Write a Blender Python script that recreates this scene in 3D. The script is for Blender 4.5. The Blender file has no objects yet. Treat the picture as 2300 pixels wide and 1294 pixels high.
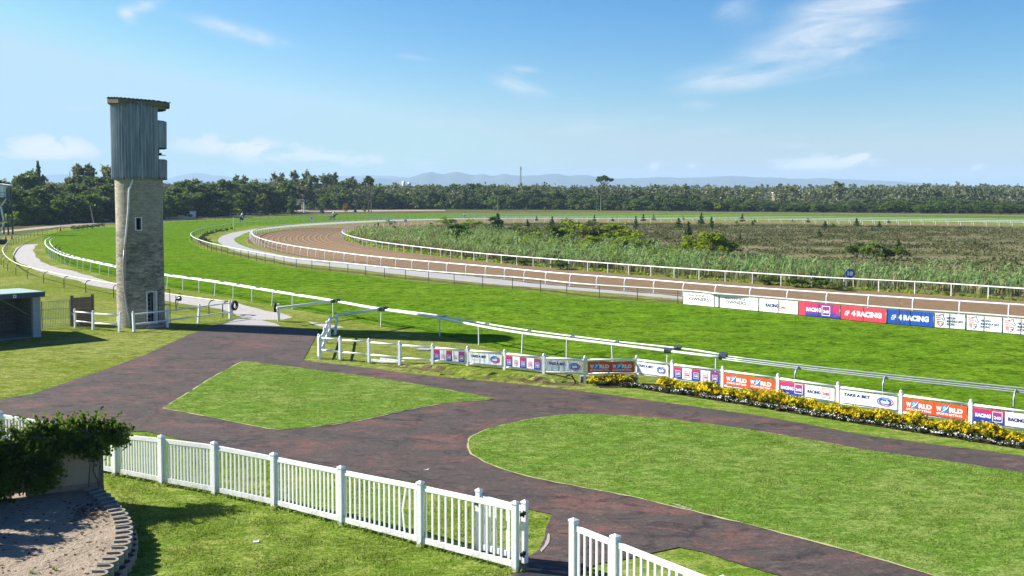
SKY_STR, HAZE, EXPO = .058, .00013, 1.45
import bpy, bmesh, math, random
import numpy as np
from mathutils import Vector, Matrix, geometry
sc = bpy.context.scene
COL = sc.collection
R = math.radians
random.seed(7)

# ------------------------------------------------------------------ camera model (photo pixels 2300x1294)
CH, F = 8.0, 2236.0
PIT = math.atan(100 / F)
PPY = 530.0
CP, SP = math.cos(PIT), math.sin(PIT)

def ray(px, py):
    xc = (px - 1150) / F
    yc = (PPY - py) / F
    return Vector((xc, CP + yc * SP, -SP + yc * CP))

def G(px, py, z=0.0):
    d = ray(px, py)
    t = (z - CH) / d.z
    return Vector((t * d.x, t * d.y, z))

def AT(px, py, Y):
    d = ray(px, py)
    t = Y / d.y
    return Vector((t * d.x, Y, CH + t * d.z))

def PX(v):
    x, y, z = v.x, v.y, v.z - CH
    f = y * CP - z * SP
    u = y * SP + z * CP
    return (1150 + F * x / f, PPY - F * u / f)

cam = bpy.data.cameras.new('camera')
co = bpy.data.objects.new('camera', cam)
COL.objects.link(co)
co.location = (0, 0, CH)
co.rotation_euler = (math.pi / 2 - PIT, 0, 0)
cam.sensor_width = 36
cam.lens = F / 2300 * 36
cam.shift_y = -117 / 2300
cam.clip_end = 30000
sc.camera = co

# ------------------------------------------------------------------ node helpers
class NT:
    def __init__(self, tree):
        self.t = tree
        self.n = tree.nodes
        self.l = tree.links

    def node(self, typ, **kw):
        nd = self.n.new(typ)
        for k, v in kw.items():
            setattr(nd, k, v)
        return nd

    def put(self, sock, v):
        if v is None:
            return
        if hasattr(v, 'is_output'):
            self.l.new(v, sock)
        else:
            if isinstance(v, (tuple, list)) and len(v) == 3 and sock.type == 'RGBA':
                v = (*v, 1)
            sock.default_value = v

    def math(self, op, a, b=None, c=None, clamp=False):
        nd = self.node('ShaderNodeMath', operation=op, use_clamp=clamp)
        for i, v in enumerate((a, b, c)):
            self.put(nd.inputs[i], v)
        return nd.outputs[0]

    def coord(self, which='Object'):
        return self.node('ShaderNodeTexCoord').outputs[which]

    def mapping(self, vec, loc=(0, 0, 0), rot=(0, 0, 0), scale=(1, 1, 1), typ='POINT'):
        nd = self.node('ShaderNodeMapping', vector_type=typ)
        self.put(nd.inputs['Vector'], vec)
        nd.inputs['Location'].default_value = loc
        nd.inputs['Rotation'].default_value = rot
        nd.inputs['Scale'].default_value = scale
        return nd.outputs[0]

    def noise(self, vec, scale=1, detail=4, rough=.55, dist=0, out='Fac'):
        nd = self.node('ShaderNodeTexNoise')
        self.put(nd.inputs['Vector'], vec)
        nd.inputs['Scale'].default_value = scale
        nd.inputs['Detail'].default_value = detail
        nd.inputs['Roughness'].default_value = rough
        nd.inputs['Distortion'].default_value = dist
        return nd.outputs[out]

    def ramp(self, fac, stops):
        nd = self.node('ShaderNodeValToRGB')
        cr = nd.color_ramp
        while len(cr.elements) < len(stops):
            cr.elements.new(.5)
        for e, (p, c) in zip(cr.elements, stops):
            e.position = p
            e.color = (*c, 1) if len(c) == 3 else c
        self.put(nd.inputs[0], fac)
        return nd.outputs[0]

    def sstep(self, v, a, b):
        nd = self.node('ShaderNodeMapRange', interpolation_type='SMOOTHSTEP')
        self.put(nd.inputs[0], v)
        nd.inputs[1].default_value = a
        nd.inputs[2].default_value = b
        return nd.outputs[0]

    def mix(self, fac, a, b, mode='MIX'):
        nd = self.node('ShaderNodeMix', data_type='RGBA', blend_type=mode)
        self.put(nd.inputs[0], fac)
        self.put(nd.inputs[6], a)
        self.put(nd.inputs[7], b)
        return nd.outputs[2]

    def bump(self, h, strength=.5, dist=.02):
        nd = self.node('ShaderNodeBump')
        self.put(nd.inputs['Height'], h)
        nd.inputs['Strength'].default_value = strength
        nd.inputs['Distance'].default_value = dist
        return nd.outputs[0]

def mat(name, color=(.5, .5, .5), rough=.7, spec=.3, metal=0):
    m = bpy.data.materials.new(name)
    m.use_nodes = True
    t = NT(m.node_tree)
    b = m.node_tree.nodes['Principled BSDF']
    b.inputs['Base Color'].default_value = (*color, 1)
    b.inputs['Roughness'].default_value = rough
    b.inputs['Specular IOR Level'].default_value = spec
    b.inputs['Metallic'].default_value = metal
    return m, t, b

def paint(name, color, rough=.5, dirt=.12, scale=3, spec=.4, metal=0, dirtcol=(.25, .22, .17)):
    m, t, b = mat(name, color, rough, spec, metal)
    c = t.coord()
    n = t.noise(c, scale, 6, .65)
    n2 = t.noise(c, scale * 9, 3, .6)
    f = t.math('MULTIPLY', t.sstep(t.math('ADD', t.math('MULTIPLY', n, .7), t.math('MULTIPLY', n2, .3)), .48, .72), dirt * 2)
    t.put(b.inputs['Base Color'], t.mix(f, color, dirtcol))
    t.put(b.inputs['Roughness'], t.math('ADD', t.math('MULTIPLY', n2, .25), rough - .1))
    return m

M = {}
M['white'] = paint('white_paint', (.78, .79, .80), .45, .10)
M['white_worn'] = paint('worn_white_paint', (.66, .68, .70), .5, .28, 5)
M['vinyl'] = paint('white_vinyl', (.80, .81, .81), .42, .12, 3)
M['galv'] = paint('weathered_metal', (.34, .38, .38), .45, .3, 6, metal=.3, dirtcol=(.2, .19, .16))
M['post_dark'] = paint('dark_metal', (.06, .075, .07), .5, .2)
M['railgrey'] = paint('pale_grey_rail_metal', (.50, .55, .53), .45, .2, 6, metal=.1, dirtcol=(.25, .25, .22))
M['hook'] = paint('bent_steel', (.09, .10, .11), .45, .25)
M['rubber'] = paint('black_rubber', (.012, .012, .014), .7, .1)
M['black'] = paint('black_metal', (.015, .015, .018), .4, .1)
M['concrete'] = paint('grey_concrete', (.30, .29, .28), .9, .35, 4)
M['timber'] = paint('weathered_timber', (.16, .14, .10), .9, .5, 6, dirtcol=(.05, .06, .03))
M['steel_blue'] = paint('dark_blue_steel', (.025, .045, .065), .45, .2)
M['tape'] = paint('yellowed_plastic_rail', (.60, .58, .44), .5, .15)
M['bark'] = paint('tree_bark', (.11, .085, .065), .9, .4, 2, dirtcol=(.05, .04, .03))
M['palebark'] = paint('pale_tree_bark', (.30, .26, .21), .9, .4, 2)
M['pole_wood'] = paint('grey_pole_wood', (.24, .22, .19), .9, .3, 3)
M['red_cone'] = paint('orange_red_plastic', (.55, .06, .02), .5, .1)

def vinyl_mat():
    m, t, b = mat('white_vinyl', (.8, .81, .81), .42, .4)
    c = t.coord()
    sx = t.node('ShaderNodeSeparateXYZ'); t.l.new(c, sx.inputs[0])
    n = t.noise(c, 5, 6, .7); n2 = t.noise(c, 26, 4, .7)
    foot = t.math('MULTIPLY', t.sstep(sx.outputs[2], .42, .0), t.sstep(t.math('ADD', t.math('MULTIPLY', n, .6), t.math('MULTIPLY', n2, .4)), .40, .62))
    gen = t.math('MULTIPLY', t.sstep(n, .50, .70), .22)
    t.put(b.inputs['Base Color'], t.mix(t.math('ADD', t.math('MULTIPLY', foot, .55), gen, clamp=True), (.81, .815, .81), (.33, .31, .21)))
    t.put(b.inputs['Roughness'], t.math('ADD', t.math('MULTIPLY', n2, .3), .3))
    return m
M['vinyl'] = vinyl_mat()

def grass(name, base, light, dry, stripe=None, dry_amt=.5, patch=.25, fine=11, bump=.5, dark=.6, clump=0):
    """mown grass: broad dry patches, streaky tufts and a fine blade grain"""
    m, t, b = mat(name, base, .9, .0)
    c = t.coord()
    n1 = t.noise(c, patch, 5, .6, .3)
    n2 = t.noise(t.mapping(c, rot=(0, 0, R(-35)), scale=(1, 2.2, 1)), 1.3, 6, .68, .5)
    n3 = t.noise(t.mapping(c, rot=(0, 0, R(15)), scale=(1, 2.0, 1)), 5.5, 5, .75, .4)
    n4 = t.math('ADD', t.math('MULTIPLY', t.noise(c, fine, 3, .75), .55), t.math('MULTIPLY', t.noise(c, fine * 2.9, 2, .7), .45))
    v = t.math('ADD', t.math('MULTIPLY', n2, .38), t.math('ADD', t.math('MULTIPLY', n3, .40), t.math('MULTIPLY', n4, .22)))
    col = t.mix(t.sstep(v, .43, .57), base, light)
    dv = t.math('ADD', t.math('MULTIPLY', n1, .40), t.math('ADD', t.math('MULTIPLY', n2, .32), t.math('MULTIPLY', n3, .28)))
    col = t.mix(t.math('MULTIPLY', t.sstep(dv, .47, .57), dry_amt), col, dry)
    dk0 = t.sstep(t.math('ADD', t.math('MULTIPLY', t.noise(t.mapping(c, loc=(7, 3, 0), rot=(0, 0, R(-15)), scale=(1, 1.8, 1)), 2.1, 6, .7, .5), .6), t.math('MULTIPLY', n4, .4)), .51, .58)
    col = t.mix(t.math('MULTIPLY', dk0, dark), col, tuple(x * .55 for x in base))
    if stripe:
        ang, sc_, amt = stripe
        w = t.noise(t.mapping(c, rot=(0, 0, ang), scale=(.07, 1, 1)), sc_, 6, .7, .3)
        w2 = t.noise(t.mapping(c, rot=(0, 0, ang), scale=(.14, 1, 1)), sc_ * 3.3, 4, .7, .3)
        k = t.math('MULTIPLY', t.sstep(t.math('ADD', t.math('MULTIPLY', w, .55), t.math('MULTIPLY', w2, .45)), .44, .60), amt)
        col = t.mix(k, col, tuple(x * .50 for x in base))
    if clump:
        w = t.math('ADD', t.math('MULTIPLY', t.noise(t.mapping(c, loc=(11, 5, 0)), .75, 6, .72, .6), .55), t.math('MULTIPLY', t.noise(t.mapping(c, loc=(3, 8, 0)), 2.4, 5, .75, .4), .45))
        col = t.mix(t.math('MULTIPLY', t.sstep(w, .52, .575), clump), col, tuple(x * .42 for x in base))
        col = t.mix(t.math('MULTIPLY', t.sstep(w, .47, .40), clump * .7), col, tuple(x * 1.35 for x in light))
    col = t.mix(t.math('MULTIPLY', t.sstep(n4, .53, .42), .62), col, tuple(x * .40 for x in base))
    t.put(b.inputs['Base Color'], col)
    h = t.math('ADD', t.math('MULTIPLY', n4, .6), n3)
    t.put(b.inputs['Normal'], t.bump(h, bump, .06))
    return m

M['lawn'] = grass('lawn_grass', (.100, .176, .018), (.200, .280, .044), (.31, .31, .095), dry_amt=.60, patch=.14)
M['lawn_fine'] = grass('island_grass', (.088, .175, .021), (.172, .268, .048), (.27, .31, .10), dry_amt=.50, patch=.3)
M['turf'] = grass('racing_turf', (.076, .172, .009), (.142, .258, .016), (.20, .265, .026), (R(42), .55, .40), .45, .05, 5, .5, .8, .9)
M['drylawn'] = grass('drier_lawn', (.120, .165, .022), (.215, .260, .050), (.34, .34, .125), dry_amt=.65, patch=.12, clump=.25)
M['verge'] = grass('rough_verge', (.085, .105, .028), (.13, .14, .05), (.21, .165, .09), dry_amt=.8, patch=.12)

def ground_mat():
    m, t, b = mat('path_rubber_asphalt', (.05, .04, .04), .8, .15)
    c = t.coord()
    cs = t.mapping(c, rot=(0, 0, R(8)), scale=(1, 1.9, 1))
    a = t.noise(cs, .28, 8, .68, .6)
    d = t.noise(cs, 1.5, 8, .72, .9)
    f = t.noise(c, 14, 4, .75)
    red = t.sstep(t.math('ADD', t.math('MULTIPLY', a, .55), t.math('MULTIPLY', d, .45)), .485, .59)
    col = t.mix(red, (.078, .063, .055), (.160, .080, .066))
    blk = t.sstep(t.math('ADD', t.math('MULTIPLY', t.noise(cs, .6, 9, .7, 1.2), .6), t.math('MULTIPLY', d, .4)), .51, .58)
    col = t.mix(t.math('MULTIPLY', blk, .8), col, (.032, .029, .031))
    gr = t.sstep(t.noise(t.mapping(cs, loc=(4, 9, 0)), 1.9, 9, .78, .8), .52, .62)
    col = t.mix(t.math('MULTIPLY', gr, .55), col, (.145, .118, .105))
    vo = t.node('ShaderNodeTexVoronoi', feature='DISTANCE_TO_EDGE')
    wob = t.node('ShaderNodeVectorMath', operation='ADD'); t.l.new(c, wob.inputs[0]); t.put(wob.inputs[1], t.noise(c, 1.2, 6, .7, 0, 'Color'))
    t.l.new(wob.outputs[0], vo.inputs['Vector']); vo.inputs['Scale'].default_value = .33
    crk = t.math('MULTIPLY', t.sstep(vo.outputs['Distance'], .022, .006), t.sstep(t.noise(c, .5, 3, .6), .44, .52))
    col = t.mix(t.math('MULTIPLY', crk, .38), col, (.018, .016, .017))
    sp = t.sstep(t.noise(c, 3.1, 10, .8), .68, .72)
    col = t.mix(sp, col, (.30, .25, .19))
    col = t.mix(t.math('MULTIPLY', t.sstep(f, .60, .38), .35), col, (.02, .018, .019))
    t.put(b.inputs['Base Color'], col)
    t.put(b.inputs['Normal'], t.bump(t.math('ADD', f, t.math('MULTIPLY', d, 2)), .4, .03))
    return m
M['path'] = ground_mat()

def earthy(name, c1, c2, c3, scale=2, fine=40, bump=.5, dist=.03, rough=.95, aniso=None):
    m, t, b = mat(name, c1, rough, .1)
    c = t.coord()
    cv = t.mapping(c, rot=(0, 0, aniso[0]), scale=(aniso[1], 1, 1)) if aniso else c
    n1 = t.noise(cv, scale, 6, .65, .3)
    n2 = t.noise(c, fine, 4, .75)
    n3 = t.noise(c, scale * .12, 3, .5)
    col = t.mix(t.sstep(n1, .38, .64), c1, c2)
    col = t.mix(t.math('MULTIPLY', t.sstep(n2, .52, .72), .7), col, c3)
    col = t.mix(t.math('MULTIPLY', n3, .25), col, c2)
    t.put(b.inputs['Base Color'], col)
    t.put(b.inputs['Normal'], t.bump(t.math('ADD', n2, t.math('MULTIPLY', n1, 1.5)), bump, dist))
    return m
M['sandtrack'] = earthy('brown_sand_track', (.175, .116, .064), (.208, .140, .080), (.10, .064, .034), 1.2, 9, .9, .06)
M['gravel'] = earthy('grey_gravel', (.33, .315, .30), (.40, .38, .36), (.20, .19, .18), 1.5, 22, .7, .03)
M['tarmac'] = earthy('pale_service_tarmac', (.29, .285, .285), (.34, .33, .325), (.25, .24, .24), .5, 30, .2, .01)
M['earth'] = earthy('bare_earth', (.085, .060, .030), (.13, .105, .05), (.04, .035, .014), 1.6, 12, .9, .06)
M['soil'] = earthy('dark_bed_soil', (.045, .032, .022), (.07, .05, .03), (.02, .015, .01), 3, 30, .8, .03)
M['sand'] = earthy('sandy_bed', (.26, .210, .152), (.325, .265, .195), (.12, .095, .068), 1.6, 8, 1, .06)
M['pinkroad'] = earthy('pinkish_dirt_road', (.30, .225, .18), (.36, .28, .23), (.22, .16, .12), .4, 8, .4, .04)
M['heathground'] = earthy('heath_ground', (.080, .088, .034), (.180, .155, .082), (.055, .064, .024), .09, 1.0, .8, .2)
M['farground'] = earthy('woodland_floor', (.035, .05, .02), (.05, .06, .025), (.03, .035, .015), .05, .6, .5, .3)
M['hill'] = earthy('mountain_scrub', (.055, .075, .055), (.085, .095, .07), (.05, .06, .05), .003, .02, .5, 4)

def foliage(name, dark, light, trans=.28, nscale=.5, rnd=.35, tip=None, hue=.02):
    m = bpy.data.materials.new(name)
    m.use_nodes = True
    t = NT(m.node_tree)
    b = m.node_tree.nodes['Principled BSDF']
    out = m.node_tree.nodes['Material Output']
    c = t.coord()
    n = t.noise(c, nscale, 3, .6)
    info = t.node('ShaderNodeObjectInfo').outputs['Random']
    v = t.math('ADD', t.sstep(n, .32, .68), t.math('MULTIPLY', t.math('SUBTRACT', info, .5), rnd), clamp=True)
    col = t.mix(v, dark, light)
    hs = t.node('ShaderNodeHueSaturation')
    t.put(hs.inputs['Color'], col)
    t.put(hs.inputs['Hue'], t.math('ADD', t.math('MULTIPLY', info, hue), .5 - hue / 2))
    t.put(hs.inputs['Value'], t.math('ADD', t.math('MULTIPLY', t.noise(c, nscale * 7, 2, .6), .6), .7))
    col = hs.outputs[0]
    t.put(b.inputs['Base Color'], col)
    b.inputs['Roughness'].default_value = .6
    b.inputs['Specular IOR Level'].default_value = .12
    tr = t.node('ShaderNodeBsdfTranslucent')
    t.put(tr.inputs[0], t.mix(.5, col, (light[0] * 1.5, light[1] * 1.6, light[2] * .8)))
    ms = t.node('ShaderNodeMixShader')
    ms.inputs[0].default_value = trans
    t.l.new(b.outputs[0], ms.inputs[1])
    t.l.new(tr.outputs[0], ms.inputs[2])
    t.l.new(ms.outputs[0], out.inputs[0])
    return m
M['f_dark'] = foliage('dark_evergreen_leaves', (.042, .076, .018), (.118, .168, .040))
M['f_mid'] = foliage('mid_green_leaves', (.060, .115, .014), (.150, .220, .030))
M['f_gum'] = foliage('grey_gum_leaves', (.085, .105, .040), (.21, .22, .085), .25)
M['f_pine'] = foliage('pine_needles', (.036, .078, .022), (.085, .145, .038), .15)
M['f_shrub'] = foliage('yellow_green_shrub_leaves', (.090, .155, .008), (.25, .315, .016), .42, .8)
M['f_shrubdark'] = foliage('dark_shrub_leaves', (.034, .075, .012), (.09, .15, .022), .3, .8)
M['f_olive'] = foliage('olive_shrub_leaves', (.070, .100, .022), (.16, .185, .045), .35, .8)
M['f_rust'] = foliage('ochre_shrub_leaves', (.16, .11, .02), (.26, .19, .03), .25, .8)
M['f_reed'] = foliage('reed_blades', (.095, .170, .055), (.215, .315, .125), .35, .5)
M['f_straw'] = foliage('straw_reed_stems', (.13, .12, .05), (.26, .22, .11), .2, .5)
M['f_heath'] = foliage('heath_tufts', (.060, .076, .024), (.125, .135, .050), .18, .06)
M['f_heathbrown'] = foliage('brown_heath_tufts', (.070, .068, .030), (.130, .120, .058), .15, .06)
M['f_climb'] = foliage('climber_leaves', (.036, .075, .010), (.12, .19, .024), .4, 2)
M['f_bedgreen'] = foliage('bed_plant_leaves', (.09, .11, .012), (.22, .22, .02), .4, 4)
M['f_yellow'] = foliage('yellow_leaf_tips', (.66, .46, .008), (.86, .70, .02), .42, 5, hue=.01)
M['f_lowdark'] = foliage('low_border_leaves', (.03, .045, .018), (.07, .085, .035), .2, 5)
M['f_blade'] = foliage('mown_grass_blades', (.105, .175, .018), (.235, .295, .060), .35, 1.2, 0, hue=0)
M['petal'] = paint('white_petals', (.82, .80, .80), .6, .04)
M['petal_pink'] = paint('pink_petals', (.62, .16, .26), .6, .04)
M['petal_lilac'] = paint('lilac_petals', (.42, .36, .66), .6, .04)
M['f_far'] = foliage('far_woodland_leaves', (.070, .090, .042), (.165, .180, .085), .2, .02)

# ------------------------------------------------------------------ mesh helpers
class MB:
    def __init__(self):
        self.v, self.f, self.uv = [], [], None

    def add(self, vs, fs):
        o = len(self.v)
        self.v += [Vector(p) for p in vs]
        self.f += [tuple(i + o for i in f) for f in fs]
        return self

    def obox(self, c, ax, ay, az):
        c, ax, ay, az = Vector(c), Vector(ax), Vector(ay), Vector(az)
        vs = [c + ax * i + ay * j + az * k for k in (-.5, .5) for j in (-.5, .5) for i in (-.5, .5)]
        return self.add(vs, [(0, 2, 3, 1), (4, 5, 7, 6), (0, 1, 5, 4), (2, 6, 7, 3), (0, 4, 6, 2), (1, 3, 7, 5)])

    def box(self, c, s, rz=0):
        ca, sa = math.cos(rz), math.sin(rz)
        return self.obox(c, (s[0] * ca, s[0] * sa, 0), (-s[1] * sa, s[1] * ca, 0), (0, 0, s[2]))

    def beam(self, p0, p1, w, h):
        p0, p1 = Vector(p0), Vector(p1)
        d = p1 - p0
        up = Vector((0, 0, 1)) if abs(d.normalized().z) < .95 else Vector((1, 0, 0))
        s = d.cross(up).normalized()
        u = s.cross(d).normalized()
        return self.obox((p0 + p1) / 2, d, s * w, u * h)

    def cyl(self, p0, p1, r0, r1=None, n=8, cap=True):
        r1 = r0 if r1 is None else r1
        return self.tube([p0, p1], [r0, r1], n, cap)

    def tube(self, pts, r, n=6, cap=True, flat=1.0):
        pts = [Vector(p) for p in pts]
        rs = r if isinstance(r, (list, tuple)) else [r] * len(pts)
        o = len(self.v)
        s_prev = None
        for i, p in enumerate(pts):
            d = (pts[min(i + 1, len(pts) - 1)] - pts[max(i - 1, 0)]).normalized()
            if abs(d.z) < .9:
                s = d.cross(Vector((0, 0, 1))).normalized()
            elif s_prev is not None:
                s = (s_prev - d * s_prev.dot(d)).normalized()
            else:
                s = d.cross(Vector((1, 0, 0))).normalized()
            s_prev = s
            u = s.cross(d).normalized()
            for k in range(n):
                a = 2 * math.pi * (k + .5) / n
                self.v.append(p + s * (math.cos(a) * rs[i]) + u * (math.sin(a) * rs[i] * flat))
        for i in range(len(pts) - 1):
            for k in range(n):
                a, b = o + i * n + k, o + i * n + (k + 1) % n
                self.f.append((a, b, b + n, a + n))
        if cap:
            self.f.append(tuple(o + k for k in range(n))[::-1])
            self.f.append(tuple(o + (len(pts) - 1) * n + k for k in range(n)))
        return self

    def prism(self, poly, z0, z1):
        n = len(poly)
        vs = [(p[0], p[1], z0) for p in poly] + [(p[0], p[1], z1) for p in poly]
        return self.add(vs, [tuple(range(n))[::-1], tuple(range(n, 2 * n))] + [(i, (i + 1) % n, (i + 1) % n + n, i + n) for i in range(n)])

    def lathe(self, prof, c=(0, 0, 0), n=12):
        o = len(self.v)
        c = Vector(c)
        for r, z in prof:
            for k in range(n):
                a = 2 * math.pi * k / n
                self.v.append(c + Vector((r * math.cos(a), r * math.sin(a), z)))
        for i in range(len(prof) - 1):
            for k in range(n):
                a, b = o + i * n + k, o + i * n + (k + 1) % n
                self.f.append((a, b, b + n, a + n))
        return self

    def mesh(self, name, origin=(0, 0, 0)):
        o = Vector(origin)
        me = bpy.data.meshes.new(name)
        me.from_pydata([tuple(p - o) for p in self.v], [], self.f)
        me.update()
        return me

def link(name, data, parent=None, loc=(0, 0, 0), rz=0, scale=None, m=None, smooth=False):
    o = bpy.data.objects.new(name, data)
    COL.objects.link(o)
    o.location = loc
    o.rotation_euler = (0, 0, rz)
    if scale is not None:
        o.scale = scale if hasattr(scale, '__len__') else (scale,) * 3
    if parent is not None:
        o.parent = parent
    if m is not None and data is not None and not data.materials:
        data.materials.append(m)
    if smooth and data is not None:
        data.polygons.foreach_set('use_smooth', [True] * len(data.polygons))
    return o

def tag(o, label=None, cat=None, group=None, kind=None):
    if label: o['label'] = label
    if cat: o['category'] = cat
    if group: o['group'] = group
    if kind: o['kind'] = kind
    return o

def thing(name, label, cat, loc=(0, 0, 0), group=None, rz=0):
    return tag(link(name, None, None, loc, rz), label, cat, group)

def part(name, mb, m, root, smooth=False, origin=None):
    """mesh given in world coordinates, parented to a root that only has a location"""
    off = Vector((0, 0, 0))
    r = root
    while r is not None:
        off += r.location
        r = r.parent
    loc = (0, 0, 0)
    if origin is not None:
        loc = Vector(origin) - off
        off = Vector(origin)
    return link(name, mb.mesh(name, off), root, loc, m=m, smooth=smooth)

def clone(o, parent=None, loc=None, rz=None, scale=None):
    c = o.copy()
    COL.objects.link(c)
    if parent is not None:
        c.parent = parent
    if loc is not None:
        c.location = loc
    if rz is not None:
        c.rotation_euler = (0, 0, rz)
    if scale is not None:
        c.scale = scale if hasattr(scale, '__len__') else (scale,) * 3
    return c

def clone_tree(o, loc, rz=0, scale=None, parent=None):
    c = clone(o, parent, loc, rz, scale)
    for ch in list(o.children):
        d = ch.copy(); COL.objects.link(d); d.parent = c
        for g in list(ch.children):
            e = g.copy(); COL.objects.link(e); e.parent = d
    return c

def catmull(pts, step, closed=False):
    pts = [Vector(p) for p in pts]
    out = []
    n = len(pts)
    for i in range(n - 1):
        p0 = pts[i - 1] if i > 0 else pts[0] * 2 - pts[1]
        p1, p2 = pts[i], pts[i + 1]
        p3 = pts[i + 2] if i + 2 < n else pts[-1] * 2 - pts[-2]
        # centripetal
        t0 = 0.0
        t1 = t0 + max((p1 - p0).length, 1e-4) ** .5
        t2 = t1 + max((p2 - p1).length, 1e-4) ** .5
        t3 = t2 + max((p3 - p2).length, 1e-4) ** .5
        k = max(2, int((p2 - p1).length / step))
        for j in range(k):
            t = t1 + (t2 - t1) * j / k
            A1 = p0 * ((t1 - t) / (t1 - t0)) + p1 * ((t - t0) / (t1 - t0))
            A2 = p1 * ((t2 - t) / (t2 - t1)) + p2 * ((t - t1) / (t2 - t1))
            A3 = p2 * ((t3 - t) / (t3 - t2)) + p3 * ((t - t2) / (t3 - t2))
            B1 = A1 * ((t2 - t) / (t2 - t0)) + A2 * ((t - t0) / (t2 - t0))
            B2 = A2 * ((t3 - t) / (t3 - t1)) + A3 * ((t - t1) / (t3 - t1))
            out.append(B1 * ((t2 - t) / (t2 - t1)) + B2 * ((t - t1) / (t2 - t1)))
    out.append(pts[-1])
    return out

def resample(pts, step):
    out = [pts[0].copy()]
    acc = 0
    for a, b in zip(pts[:-1], pts[1:]):
        L = (b - a).length
        if L < 1e-6:
            continue
        t = step - acc
        while t <= L:
            out.append(a.lerp(b, t / L))
            t += step
        acc = L - (t - step)
    return out

def pcurve(px, z=0.0, step=1.0, ext0=0, ext1=0):
    pts = [G(x, y, z) for x, y in px]
    if ext0: pts.insert(0, pts[0] + (pts[0] - pts[1]).normalized() * ext0)
    if ext1: pts.append(pts[-1] + (pts[-1] - pts[-2]).normalized() * ext1)
    return catmull(pts, step)

def offset(pts, d):
    out = []
    for i, p in enumerate(pts):
        t = pts[min(i + 1, len(pts) - 1)] - pts[max(i - 1, 0)]
        n = Vector((-t.y, t.x, 0)).normalized()
        out.append(p + n * d)
    return out

def at_px(curve, x, far=False):
    """point of a curve where it crosses picture column x (nearest crossing)"""
    best = None
    for a, b in zip(curve[:-1], curve[1:]):
        xa, xb = PX(a)[0], PX(b)[0]
        if (xa - x) * (xb - x) <= 0 and xa != xb:
            p = a.lerp(b, (x - xa) / (xb - xa))
            if best is None or (p.y < best.y) != far:
                best = p
    return best

def expand(pts, d):
    n = len(pts); ar = sum(pts[i].x * pts[(i + 1) % n].y - pts[(i + 1) % n].x * pts[i].y for i in range(n))
    s = -1 if ar > 0 else 1
    out = []
    for i in range(n):
        t = (pts[(i + 1) % n] - pts[i - 1]).normalized()
        out.append(pts[i] + Vector((-t.y, t.x, 0)) * d * s)
    return out

def sheet(name, pts, z, m, kind='structure', jit=0.0, step=.4, skirt=0.0, label=None):
    pts = [Vector((p.x, p.y, 0)) for p in pts]
    loop = pts + [pts[0]]
    rp = []
    for a, b in zip(loop[:-1], loop[1:]):
        L = (b - a).length
        d = (a.length + b.length) / 2
        k = max(1, int(L / max(step, step * d / 40)))
        k = min(k, 400)
        for j in range(k):
            rp.append(a.lerp(b, j / k))
    if jit:
        rnd = random.Random(hash(name) & 0xffff if False else len(name) * 131 + len(rp))
        off = [rnd.uniform(-1, 1) for _ in rp]
        n = len(rp)
        sm = [(off[i] * .5 + off[i - 1] * .25 + off[(i + 1) % n] * .25) * jit for i in range(n)]
        new = []
        for i, p in enumerate(rp):
            t = rp[(i + 1) % n] - rp[i - 1]
            if t.length > 1e-6:
                p = p + Vector((-t.y, t.x, 0)).normalized() * sm[i]
            new.append(p)
        rp = new
    tris = geometry.tessellate_polygon([rp])
    mb = MB()
    mb.v = [Vector((p.x, p.y, z)) for p in rp]
    mb.f = []
    for t in tris:
        a, b, c = (rp[i] for i in t)
        if (b - a).cross(c - a).z < 0:
            t = (t[0], t[2], t[1])
        mb.f.append(tuple(t))
    if skirt:
        n = len(rp)
        mb.v += [Vector((p.x, p.y, z - skirt)) for p in rp]
        mb.f += [(i, (i + 1) % n, (i + 1) % n + n, i + n) for i in range(n)]
    o = link(name, mb.mesh(name), m=m)
    o['kind'] = kind
    if label: o['label'] = label
    return o

def quads(name, V, m):
    """V: (N,4,3) array"""
    N = len(V)
    me = bpy.data.meshes.new(name)
    me.vertices.add(4 * N)
    me.vertices.foreach_set('co', np.ascontiguousarray(V, dtype=np.float32).ravel())
    me.loops.add(4 * N)
    me.loops.foreach_set('vertex_index', np.arange(4 * N, dtype=np.int32))
    me.polygons.add(N)
    me.polygons.foreach_set('loop_start', np.arange(0, 4 * N, 4, dtype=np.int32))
    me.update(calc_edges=True)
    if m: me.materials.append(m)
    return me

def leaves(C, size, rng, aspect=1.6, up=.35):
    N = len(C)
    nrm = rng.normal(size=(N, 3))
    nrm /= np.linalg.norm(nrm, axis=1, keepdims=True)
    nrm[:, 2] += up
    nrm /= np.linalg.norm(nrm, axis=1, keepdims=True)
    r = rng.normal(size=(N, 3))
    a = np.cross(nrm, r); a /= np.linalg.norm(a, axis=1, keepdims=True)
    b = np.cross(nrm, a)
    s = (size * rng.uniform(.6, 1.4, size=N))[:, None]
    a = a * s * aspect / 2
    b = b * s / 2
    return np.stack([C + a, C + b, C - a, C - b], axis=1)

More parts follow.
